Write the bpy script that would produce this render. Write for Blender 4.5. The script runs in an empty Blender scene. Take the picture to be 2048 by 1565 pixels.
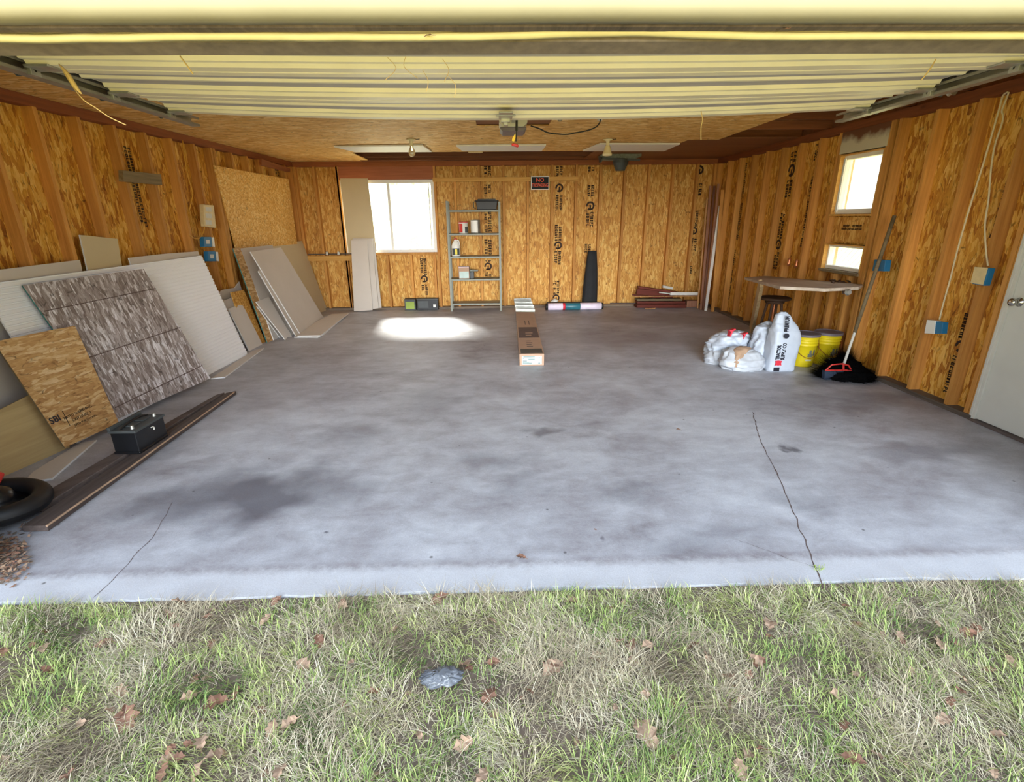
import bpy, math, random
import numpy as np
from mathutils import Vector, Matrix, noise
random.seed(7); rng = np.random.default_rng(7)
SC = bpy.context.scene; COL = SC.collection
V = Vector

# ------------------------------------------------------------------ camera
F_PX, PITCH, YAW, ROLL, CAM_H = 1014.1, math.radians(18.87), math.radians(1.35), math.radians(-0.57), 1.5395
XL, XR, YB, ZC = -3.3523, 3.6925, 9.159, 2.44        # room: stud faces left / right / back, ceiling height
CP = V((0, 0, CAM_H))
_F = V((math.sin(YAW)*math.cos(PITCH), math.cos(YAW)*math.cos(PITCH), -math.sin(PITCH)))
_R = _F.cross(V((0, 0, 1))).normalized(); _U = _R.cross(_F)
CF, CR, CU = _F, math.cos(ROLL)*_R + math.sin(ROLL)*_U, -math.sin(ROLL)*_R + math.cos(ROLL)*_U
cd = bpy.data.cameras.new('camera'); cam = bpy.data.objects.new('camera', cd); COL.objects.link(cam)
cd.sensor_fit = 'HORIZONTAL'; cd.sensor_width = 36; cd.lens = F_PX/2048*36; cd.clip_start = .02; cd.clip_end = 500
cam.matrix_world = Matrix((( CR.x, CU.x, -CF.x, 0), (CR.y, CU.y, -CF.y, 0), (CR.z, CU.z, -CF.z, CAM_H), (0, 0, 0, 1)))
SC.camera = cam

# ------------------------------------------------------------------ sky, sun, exposure
SC.view_settings.view_transform = 'Standard'; SC.view_settings.look = 'None'
SC.view_settings.gamma = 1; SC.view_settings.use_curve_mapping = False
SC.view_settings.exposure = 1.54
W = bpy.data.worlds.new('world'); SC.world = W; W.use_nodes = True
nt = W.node_tree; nt.nodes.clear()
def wn(t, **k):
    n = nt.nodes.new(t)
    for a, b in k.items(): setattr(n, a, b)
    return n
tc = wn('ShaderNodeTexCoord'); sep = wn('ShaderNodeSeparateXYZ'); nt.links.new(tc.outputs['Generated'], sep.inputs[0])
ramp = wn('ShaderNodeValToRGB'); nt.links.new(sep.outputs['Z'], ramp.inputs[0])
cr = ramp.color_ramp
cr.elements[0].position = 0; cr.elements[0].color = (1, .985, .96, 1)
cr.elements[1].position = .75; cr.elements[1].color = (.64, .78, 1, 1)
e = cr.elements.new(.22); e.color = (.85, .93, 1, 1)
# bright lobe added low in the sky before the open door, lighting the interior
vm = wn('ShaderNodeVectorMath', operation='DOT_PRODUCT'); nt.links.new(tc.outputs['Generated'], vm.inputs[0]); vm.inputs[1].default_value = (0, -.995, .10)
pw = wn('ShaderNodeMath', operation='POWER'); mx = wn('ShaderNodeMath', operation='MAXIMUM'); mx.inputs[1].default_value = 0
nt.links.new(vm.outputs['Value'], mx.inputs[0]); nt.links.new(mx.outputs[0], pw.inputs[0]); pw.inputs[1].default_value = 16
mu = wn('ShaderNodeMath', operation='MULTIPLY_ADD'); nt.links.new(pw.outputs[0], mu.inputs[0]); mu.inputs[1].default_value = 9.0; mu.inputs[2].default_value = .75
bg = wn('ShaderNodeBackground'); nt.links.new(ramp.outputs[0], bg.inputs[0]); nt.links.new(mu.outputs[0], bg.inputs[1])
wo = wn('ShaderNodeOutputWorld'); nt.links.new(bg.outputs[0], wo.inputs[0])
sl = bpy.data.lights.new('sun', 'SUN'); sun = bpy.data.objects.new('sun', sl); COL.objects.link(sun)
sl.energy = 14; sl.angle = math.radians(15); sl.color = (1, .95, .86)
sun.rotation_euler = V((.46, -1.38, -1.4)).to_track_quat('-Z', 'Y').to_euler()
sun.location = (-4, 14, 16)

# ------------------------------------------------------------------ pixel of the photograph -> point on a real plane
def ray(px, py): return CF + (px-1024)/F_PX*CR - (py-782.5)/F_PX*CU
def H(px, py, ax, v):
    r = ray(px, py); t = (v-CP[ax])/r[ax]; return CP + t*r
def PL(px, py, p0, n):
    r = ray(px, py); return CP + r*((p0-CP).dot(n)/r.dot(n))
def xw(y): return XL - (YB-y)*.0244                  # the left wall's stud faces run very slightly out of square
def HL(px, py, d=0.0):                               # point on the left wall, d in front of the stud faces
    p0 = V((xw(YB)+d, YB, 0)); return PL(px, py, p0, V((1, -.0244, 0)).normalized())
def HR(px, py, d=0.0): return H(px, py, 0, XR-d)
def HB(px, py, d=0.0): return H(px, py, 1, YB-d)

# ------------------------------------------------------------------ materials
def srgb(r, g, b):
    f = lambda c: (c/255/12.92) if c/255 <= .04045 else ((c/255+.055)/1.055)**2.4
    return (f(r), f(g), f(b), 1)
class N:
    def __init__(s, name):
        s.m = bpy.data.materials.new(name); s.m.use_nodes = True; s.t = s.m.node_tree; s.t.nodes.clear()
        s.o = s.n('ShaderNodeOutputMaterial'); s.b = s.n('ShaderNodeBsdfPrincipled'); s.l(s.b.outputs[0], s.o.inputs[0])
    def n(s, t, **k):
        x = s.t.nodes.new(t)
        for a, b in k.items(): setattr(x, a, b)
        return x
    def l(s, a, b): s.t.links.new(a, b)
    def coord(s, scale=(1, 1, 1), rot=(0, 0, 0), kind='Object', loc=(0, 0, 0)):
        c = s.n('ShaderNodeTexCoord'); m = s.n('ShaderNodeMapping'); s.l(c.outputs[kind], m.inputs[0])
        m.inputs['Scale'].default_value = scale; m.inputs['Rotation'].default_value = rot; m.inputs['Location'].default_value = loc
        return m.outputs[0]
    def noise(s, vec, scale, detail=4, rough=.55, dist=0):
        x = s.n('ShaderNodeTexNoise'); s.l(vec, x.inputs['Vector']); x.inputs['Scale'].default_value = scale
        x.inputs['Detail'].default_value = detail; x.inputs['Roughness'].default_value = rough; x.inputs['Distortion'].default_value = dist
        return x.outputs['Fac']
    def ramp(s, fac, stops, interp='LINEAR'):
        r = s.n('ShaderNodeValToRGB'); s.l(fac, r.inputs[0]); c = r.color_ramp; c.interpolation = interp
        while len(c.elements) < len(stops): c.elements.new(.5)
        for e, (p, col) in zip(c.elements, stops):
            e.position = p; e.color = col if not isinstance(col, (int, float)) else (col, col, col, 1)
        return r.outputs[0]
    def mix(s, fac, a, b, mode='MIX'):
        x = s.n('ShaderNodeMix', data_type='RGBA', blend_type=mode)
        for i, v in ((0, fac), (6, a), (7, b)):
            if hasattr(v, 'links'): s.l(v, x.inputs[i])
            else: x.inputs[i].default_value = v
        return x.outputs[2]
    def math(s, op, a, b=0.0, c=None):
        x = s.n('ShaderNodeMath', operation=op)
        for i, v in enumerate((a, b, c)):
            if v is None: continue
            if hasattr(v, 'links'): s.l(v, x.inputs[i])
            else: x.inputs[i].default_value = v
        return x.outputs[0]
    def bump(s, h, strength=.3, dist=.01):
        x = s.n('ShaderNodeBump'); s.l(h, x.inputs['Height']); x.inputs['Strength'].default_value = strength; x.inputs['Distance'].default_value = dist
        s.l(x.outputs[0], s.b.inputs['Normal'])
    def fin(s, col, rough=.7, metal=0, spec=.5):
        if hasattr(col, 'links'): s.l(col, s.b.inputs['Base Color'])
        else: s.b.inputs['Base Color'].default_value = col
        if hasattr(rough, 'links'): s.l(rough, s.b.inputs['Roughness'])
        else: s.b.inputs['Roughness'].default_value = rough
        s.b.inputs['Metallic'].default_value = metal; s.b.inputs['Specular IOR Level'].default_value = spec
        return s.m
def plain(name, c, rough=.6, metal=0, var=.12, scale=9, spec=.5):
    k = N(name); v = k.coord(); n = k.noise(v, scale, 5)
    d = tuple(x*(1-var) for x in c[:3])+(1,); l = tuple(min(1, x*(1+var)) for x in c[:3])+(1,)
    return k.fin(k.ramp(n, [(.3, d), (.7, l)]), rough, metal, spec)
def osb(name, cols, long='Z', sc=1.0, dirt=0.0):
    """flakes of strand board: three stretched voronoi layers, each flake its own tone"""
    k = N(name)
    S = {'X': (.24, 1, 1), 'Y': (1, .24, 1), 'Z': (1, 1, .24)}[long]
    base = k.coord(scale=S)
    w = k.n('ShaderNodeTexNoise'); k.l(base, w.inputs['Vector']); w.inputs['Scale'].default_value = 16*sc; w.inputs['Detail'].default_value = 2
    vs = []
    for i, (ro, s) in enumerate((((0, 0, 0), 21), ((.45, .45, .45), 27), ((-.5, -.4, -.5), 19))):
        m = k.coord(scale=S, rot=ro, loc=(i*3.1, i*1.7, i*.9))
        ad = k.n('ShaderNodeVectorMath', operation='MULTIPLY_ADD'); k.l(w.outputs['Color'], ad.inputs[0]); ad.inputs[1].default_value = (.045, .045, .045); k.l(m, ad.inputs[2])
        vo = k.n('ShaderNodeTexVoronoi', feature='F1'); k.l(ad.outputs[0], vo.inputs['Vector']); vo.inputs['Scale'].default_value = s*sc*2.5
        sp = k.n('ShaderNodeSeparateColor'); k.l(vo.outputs['Color'], sp.inputs[0]); vs.append((sp.outputs[0], sp.outputs[1], vo.outputs['Distance']))
    sel = k.math('GREATER_THAN', vs[0][1], .55); a = k.n('ShaderNodeMix'); k.l(sel, a.inputs[0]); k.l(vs[0][0], a.inputs[2]); k.l(vs[1][0], a.inputs[3])
    sel2 = k.math('GREATER_THAN', vs[2][1], .6); b = k.n('ShaderNodeMix'); k.l(sel2, b.inputs[0]); k.l(a.outputs[0], b.inputs[2]); k.l(vs[2][0], b.inputs[3])
    tone = b.outputs[0]
    fine = k.noise(k.coord(scale=(S[0]*1.6, S[1]*1.6, S[2]*1.6)), 55*sc, 5, .6, .6)
    t2 = k.math('MULTIPLY_ADD', fine, .62, k.math('MULTIPLY', tone, .52))
    big = k.noise(k.coord(), 1.6, 3)
    t3 = k.math('MULTIPLY_ADD', big, .35, k.math('SUBTRACT', t2, .17))
    col = k.ramp(t3, [(.10, cols[0]), (.36, cols[1]), (.62, cols[2]), (.92, cols[3])])
    gp = k.n('ShaderNodeTexVoronoi', feature='DISTANCE_TO_EDGE'); k.l(k.coord(scale=S, rot=(.3, .3, .3)), gp.inputs['Vector']); gp.inputs['Scale'].default_value = 24*sc
    gm = k.math('MULTIPLY', k.ramp(gp.outputs['Distance'], [(.0, 1.0), (.05, 0.0)]), k.ramp(k.noise(k.coord(), 14, 2), [(.50, 0.0), (.62, .75)]))
    col = k.mix(gm, col, tuple(x*.35 for x in cols[0][:3])+(1,))
    if dirt:
        d = k.noise(k.coord(), 3.2, 6, .6); col = k.mix(k.ramp(d, [(.45, 0.0), (.75, dirt)]), col, srgb(90, 80, 78))
    k.bump(tone, .25, .004)
    return k.fin(col, .62, spec=.3)
def wood(name, c0, c1, long='Z', sc=1.0, knots=True, rough=.68, spec=.3):
    k = N(name)
    S = {'X': (.06, 1, 1), 'Y': (1, .06, 1), 'Z': (1, 1, .06)}[long]
    v = k.coord(scale=S); g = k.noise(v, 38*sc, 6, .6, .4); g2 = k.noise(k.coord(scale=tuple(x*.5 for x in S)), 9*sc, 2)
    t = k.math('MULTIPLY_ADD', g2, .5, k.math('MULTIPLY', g, .6))
    col = k.ramp(t, [(.32, c0), (.72, c1)])
    if knots:
        vo = k.n('ShaderNodeTexVoronoi'); k.l(k.coord(scale=tuple(1 if x == 1 else .35 for x in S)), vo.inputs['Vector']); vo.inputs['Scale'].default_value = 5
        kn = k.ramp(vo.outputs['Distance'], [(.0, 1.0), (.09, 0.0)])
        col = k.mix(k.math('MULTIPLY', kn, .7), col, tuple(x*.3 for x in c0[:3])+(1,))
    tcb = k.n('ShaderNodeObjectInfo'); rnd = k.ramp(tcb.outputs['Random'], [(0, .82), (1, 1.12)])
    col = k.mix(1.0, col, rnd, 'MULTIPLY'); k.bump(g, .2, .003)
    return k.fin(col, rough, spec=spec)

M = {}
OC = [srgb(140, 84, 36), srgb(186, 128, 54), srgb(208, 154, 74), srgb(232, 192, 112)]
OW = [srgb(104, 54, 18), srgb(178, 112, 38), srgb(214, 156, 60), srgb(240, 196, 110)]
M['osb_back'] = osb('osb_back', OC, 'Z', .9)
M['osb_side'] = osb('osb_side', OW, 'Z', .8)
M['osb_ceiling'] = osb('osb_ceiling', [srgb(160, 104, 46), srgb(208, 154, 80), srgb(232, 184, 106), srgb(252, 226, 164)], 'X', .8)
M['osb_panel'] = osb('osb_panel', [srgb(160, 104, 40), srgb(214, 158, 74), srgb(230, 178, 92), srgb(250, 222, 152)], 'Z', .9)
M['osb_grey'] = osb('osb_grey', [srgb(78, 66, 62), srgb(136, 122, 116), srgb(172, 160, 156), srgb(246, 242, 246)], 'Y', 1.0)
M['osb_tan'] = osb('osb_tan', [srgb(120, 84, 48), srgb(184, 138, 86), srgb(206, 164, 108), srgb(232, 206, 160)], 'X', 1.0)
M['stud'] = wood('stud', srgb(164, 104, 46), srgb(220, 160, 82))
M['stud_y'] = wood('stud_y', srgb(150, 88, 40), srgb(202, 138, 70), 'Y')
M['ledger'] = wood('ledger', srgb(184, 128, 58), srgb(222, 172, 92), 'X')
M['plate'] = wood('plate', srgb(120, 66, 38), srgb(165, 98, 56), 'X')
M['plate_y'] = wood('plate_y', srgb(104, 54, 30), srgb(150, 84, 46), 'Y')
M['sill'] = wood('sill', srgb(92, 80, 70), srgb(142, 122, 100), 'X', knots=False)
M['sill_y'] = wood('sill_y', srgb(78, 70, 64), srgb(128, 112, 96), 'Y', knots=False)
M['header'] = wood('header', srgb(150, 88, 58), srgb(182, 112, 76), 'X')
M['joist'] = wood('joist', srgb(96, 56, 34), srgb(142, 86, 54), 'X')
M['ply_brown'] = wood('ply_brown', srgb(112, 66, 38), srgb(152, 98, 60), 'X', .5)
M['rafter'] = wood('rafter', srgb(92, 66, 48), srgb(130, 96, 70), 'X')
M['ply'] = wood('ply', srgb(166, 138, 92), srgb(206, 180, 128), 'X', .6)
M['grey_wood'] = wood('grey_wood', srgb(96, 82, 60), srgb(150, 132, 100), 'X')
M['pale_wood'] = wood('pale_wood', srgb(160, 130, 88), srgb(206, 182, 140), 'Z')
M['dark_plank'] = wood('dark_plank', srgb(62, 54, 52), srgb(112, 98, 92), 'Y', rough=.8)
M['bench_top'] = wood('bench_top', srgb(150, 128, 104), srgb(214, 200, 184), 'Y', .6)
M['dark_wood'] = wood('dark_wood', srgb(52, 36, 26), srgb(92, 64, 44), 'X')
M['red_board'] = wood('red_board', srgb(84, 34, 26), srgb(122, 56, 42), 'X', knots=False)
M['dark_trim'] = wood('dark_trim', srgb(84, 50, 38), srgb(120, 80, 62), 'Z', knots=False)
M['brown_trim'] = wood('brown_trim', srgb(130, 84, 60), srgb(178, 128, 100), 'Z', knots=False)
M['tan_trim'] = wood('tan_trim', srgb(178, 124, 76), srgb(216, 168, 112), 'Z', knots=False)
M['drywall'] = plain('drywall', srgb(208, 198, 186), .85, var=.04, scale=2)
M['drywall_warm'] = plain('drywall_warm', srgb(206, 188, 150), .85, var=.04, scale=2)
M['gypsum'] = plain('gypsum', srgb(232, 230, 226), .9, var=.06, scale=30)
M['bead_white'] = plain('bead_white', srgb(236, 238, 240), .45, var=.01)
M['teal'] = plain('teal', srgb(66, 128, 122), .6, var=.2, scale=20)
M['white'] = plain('white', srgb(232, 230, 222), .5, var=.03)
M['dirty_white'] = plain('dirty_white', srgb(206, 204, 194), .55, var=.08)
M['door_white'] = plain('door_white', srgb(206, 206, 198), .5, var=.05, scale=3)
M['cream'] = plain('cream', srgb(238, 228, 196), .42, var=.05, scale=4)
M['door_skin_shaded'] = plain('door_skin_shaded', srgb(176, 168, 164), .5, var=.03)
M['trim'] = plain('trim', srgb(150, 142, 114), .6, var=.05, scale=3)
M['seal'] = plain('seal', srgb(132, 120, 84), .55, var=.12, scale=5)
M['seal_lip'] = plain('seal_lip', srgb(196, 184, 128), .6, var=.08)
M['retainer'] = plain('retainer', srgb(104, 92, 78), .7, var=.22, scale=24)
M['black'] = plain('black', srgb(26, 26, 28), .5, var=.2)
M['black_gloss'] = plain('black_gloss', srgb(26, 27, 30), .28, var=.2)
M['soot'] = plain('soot', srgb(12, 12, 13), .95, var=.3, spec=.05)
M['felt'] = plain('felt', srgb(34, 34, 36), .85, var=.15)
M['dark_grey'] = plain('dark_grey', srgb(70, 74, 74), .55, var=.12)
M['shelf_metal'] = plain('shelf_metal', srgb(124, 126, 114), .5, .2, var=.08)
M['galv'] = plain('galv', srgb(176, 176, 168), .38, .75, var=.16, scale=16)
M['track'] = plain('track', srgb(150, 146, 138), .42, .55, var=.14, scale=10)
M['chrome'] = plain('chrome', srgb(200, 196, 188), .2, 1, var=.05)
M['blue_box'] = plain('blue_box', srgb(34, 108, 150), .5, var=.06)
M['navy'] = plain('navy', srgb(38, 50, 70), .7, var=.15)
M['red'] = plain('red', srgb(196, 52, 46), .45, var=.06)
M['yellow'] = plain('yellow', srgb(232, 208, 28), .4, var=.04)
M['yellow_tag'] = plain('yellow_tag', srgb(236, 196, 40), .5)
M['bag'] = plain('bag', srgb(188, 196, 208), .42, var=.05, scale=12)
M['bag_dirty'] = plain('bag_dirty', srgb(184, 188, 194), .5, var=.10, scale=8)
M['dirt_tan'] = plain('dirt_tan', srgb(168, 138, 112), .9, var=.2)
M['bag_ink'] = plain('bag_ink', srgb(30, 32, 46), .6)
M['bag_red'] = plain('bag_red', srgb(206, 38, 58), .6)
M['cardboard'] = plain('cardboard', srgb(176, 144, 120), .8, var=.05)
M['ink_print'] = plain('ink_print', srgb(52, 32, 18), .8, var=.3, scale=30)
M['ink_brown'] = plain('ink_brown', srgb(96, 78, 72), .8, var=.1)
M['label'] = plain('label', srgb(176, 196, 190), .5)
M['cable_yellow'] = plain('cable_yellow', srgb(214, 160, 58), .5)
M['cable_white'] = plain('cable_white', srgb(214, 196, 158), .55)
M['sign_red'] = plain('sign_red', srgb(240, 84, 40), .5)
M['beige_box'] = plain('beige_box', srgb(214, 192, 142), .5, var=.1, scale=20)
M['opener'] = plain('opener', srgb(196, 194, 172), .5, var=.05)
M['grey_plastic'] = plain('grey_plastic', srgb(112, 104, 112), .5)
M['leaf'] = plain('leaf', srgb(140, 102, 82), .8, var=.3, scale=14)
M['leaf_pale'] = plain('leaf_pale', srgb(168, 140, 116), .85, var=.25, scale=14)
M['straw'] = plain('straw', srgb(216, 184, 120), .8, var=.15)
M['porcelain'] = plain('porcelain', srgb(226, 214, 176), .35, var=.04)
M['teal_print'] = plain('teal_print', srgb(46, 106, 118), .4)
M['pink_white'] = plain('pink_white', srgb(222, 208, 222), .4)
M['copper'] = plain('copper', srgb(190, 120, 80), .35, .7)
M['fibre'] = plain('fibre', srgb(120, 124, 116), .6, .3, var=.3, scale=30)
M['bark'] = plain('bark', srgb(150, 140, 130), .9, var=.2)
M['foliage'] = plain('foliage', srgb(150, 170, 80), .8, var=.3, scale=3)
M['soil'] = plain('soil', srgb(112, 98, 84), .95, var=.3, scale=20)

k = N('bulb_glass'); k.b.inputs['Transmission Weight'].default_value = .85; M['bulb_glass'] = k.fin(srgb(238, 236, 220), .12)
k = N('pane'); k.t.nodes.remove(k.b)
tr = k.n('ShaderNodeBsdfTransparent'); tr.inputs[0].default_value = (.94, .96, .96, 1); gl = k.n('ShaderNodeBsdfGlossy'); gl.inputs['Roughness'].default_value = .05
tl = k.n('ShaderNodeBsdfTranslucent'); tl.inputs[0].default_value = (.9, .9, .86, 1)
dust = k.ramp(k.noise(k.coord(), 5, 5), [(.4, .06), (.75, .22)])
lw = k.n('ShaderNodeLayerWeight'); lw.inputs[0].default_value = .2; fr = k.n('ShaderNodeMath', operation='MULTIPLY'); k.l(lw.outputs['Facing'], fr.inputs[0]); fr.inputs[1].default_value = .12; m1 = k.n('ShaderNodeMixShader'); m2 = k.n('ShaderNodeMixShader')
k.l(dust, m1.inputs[0]); k.l(tr.outputs[0], m1.inputs[1]); k.l(tl.outputs[0], m1.inputs[2])
k.l(fr.outputs[0], m2.inputs[0]); k.l(m1.outputs[0], m2.inputs[1]); k.l(gl.outputs[0], m2.inputs[2]); k.l(m2.outputs[0], k.o.inputs[0]); M['pane'] = k.m

# concrete: cloudy tone, trowel streaks, dark oil stains and pale worn patches that have shapes of their own
k = N('concrete'); v = k.coord()
c1 = k.noise(v, .9, 6, .6, .3); c2 = k.noise(k.coord(scale=(.8, 1.3, 1)), 4.5, 8, .7, .3); c3 = k.noise(v, 60, 4, .7)
t = k.math('MULTIPLY_ADD', c2, .5, k.math('MULTIPLY', c1, .6)); t = k.math('MULTIPLY_ADD', c3, .12, t)
col = k.ramp(t, [(.40, srgb(122, 117, 120)), (.52, srgb(156, 154, 159)), (.64, srgb(180, 181, 187)), (.8, srgb(208, 210, 215))])
wc = k.n('ShaderNodeTexNoise'); k.l(v, wc.inputs['Vector']); wc.inputs['Scale'].default_value = 3.0; wc.inputs['Detail'].default_value = 5
wv = k.n('ShaderNodeVectorMath', operation='MULTIPLY_ADD'); k.l(wc.outputs['Color'], wv.inputs[0]); wv.inputs[1].default_value = (.7, .7, 0); k.l(v, wv.inputs[2])
wv2 = k.n('ShaderNodeVectorMath', operation='SUBTRACT'); k.l(wv.outputs[0], wv2.inputs[0]); wv2.inputs[1].default_value = (.35, .35, 0)
def blob(cx, cy, rx, ry, amt, c, soft=.5):
    global col
    m = k.n('ShaderNodeVectorMath', operation='SUBTRACT'); k.l(wv2.outputs[0], m.inputs[0]); m.inputs[1].default_value = (cx, cy, 0)
    m2 = k.n('ShaderNodeVectorMath', operation='MULTIPLY'); k.l(m.outputs[0], m2.inputs[0]); m2.inputs[1].default_value = (1/rx, 1/ry, 0)
    ln = k.n('ShaderNodeVectorMath', operation='LENGTH'); k.l(m2.outputs[0], ln.inputs[0])
    col = k.mix(k.ramp(ln.outputs['Value'], [(1-soft, amt), (1.0, 0.0)]), col, c)
DK = srgb(84, 82, 90); WR = srgb(108, 92, 92)
for px, py, rx, ry, a, c in ((520, 985, .72, .46, .8, DK), (330, 1010, .3, .3, .4, DK), (860, 800, .5, .5, .35, DK), (700, 870, .4, .3, .3, DK), (1240, 985, .3, .2, .4, DK),
        (1080, 870, .16, .14, .6, DK), (1582, 892, .07, .06, .8, DK), (1030, 975, .3, .2, .3, DK), (1240, 680, 1.3, .9, .45, WR), (1330, 640, 1.4, .7, .5, WR), (940, 650, .5, .4, .25, WR),
        (1750, 800, .9, .25, .4, DK), (1850, 900, .6, .2, .35, DK), (1400, 1080, .4, .18, .3, DK), (640, 1080, .05, .03, .8, DK), (300, 900, .25, .6, .35, DK),
        (1000, 920, .35, .2, .3, DK), (560, 800, .5, .8, .2, WR), (1620, 1010, .3, .2, .3, DK), (1170, 1070, .03, .03, .6, DK), (1640, 760, .3, .25, .6, DK)):
    p = H(px, py, 2, 0); blob(p.x, p.y, rx, ry, a, c, .7)
# the worn, washed strip under the door line
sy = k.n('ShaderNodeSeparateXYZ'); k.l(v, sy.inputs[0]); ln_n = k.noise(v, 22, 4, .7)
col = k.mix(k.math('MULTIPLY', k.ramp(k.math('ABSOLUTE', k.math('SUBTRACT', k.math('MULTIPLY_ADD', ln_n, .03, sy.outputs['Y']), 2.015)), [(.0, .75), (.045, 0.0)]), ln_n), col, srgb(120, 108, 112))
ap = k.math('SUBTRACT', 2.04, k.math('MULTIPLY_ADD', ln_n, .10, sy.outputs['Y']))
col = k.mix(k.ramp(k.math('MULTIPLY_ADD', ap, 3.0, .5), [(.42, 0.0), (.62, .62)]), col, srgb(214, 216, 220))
grain = k.ramp(k.noise(v, 160, 2, .8), [(.35, .86), (.65, 1.08)]); col = k.mix(.8, col, grain, 'MULTIPLY')
spk = k.n('ShaderNodeTexVoronoi'); k.l(v, spk.inputs['Vector']); spk.inputs['Scale'].default_value = 4.5
col = k.mix(k.ramp(spk.outputs['Distance'], [(.02, .7), (.05, 0.0)]), col, srgb(60, 56, 54))
k.bump(k.math('ADD', c3, k.math('MULTIPLY', c2, .5)), .15, .004)
M['concrete'] = k.fin(col, k.ramp(c2, [(.3, .42), (.7, .62)]), spec=.4)

k = N('lawn'); v = k.coord()
M['lawn'] = k.fin(k.ramp(k.noise(v, 2.5, 8, .7), [(.3, srgb(120, 112, 70)), (.5, srgb(164, 156, 100)), (.7, srgb(200, 188, 138))]), .95, spec=.1)
k = N('blades'); at = k.n('ShaderNodeAttribute', attribute_name='Col'); k.b.inputs['Subsurface Weight'].default_value = 0
M['blades'] = k.fin(at.outputs['Color'], .6, spec=.25)
k = N('drywall_panel_lines'); M['bead'] = k.fin(srgb(248, 249, 251), .4)
# white paint that was sprayed over the rough header above the side window
k = N('painted_header'); v = k.coord(scale=(1, 1, 1)); g = k.noise(v, 4, 4); sz = k.n('ShaderNodeSeparateXYZ'); k.l(v, sz.inputs[0])
f = k.math('MULTIPLY_ADD', sz.outputs['Z'], -6.0, k.math('MULTIPLY_ADD', g, 1.4, 13.3))
M['painted_header'] = k.fin(k.ramp(f, [(.15, srgb(110, 66, 42)), (.6, srgb(206, 196, 170))]), .6)

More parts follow.
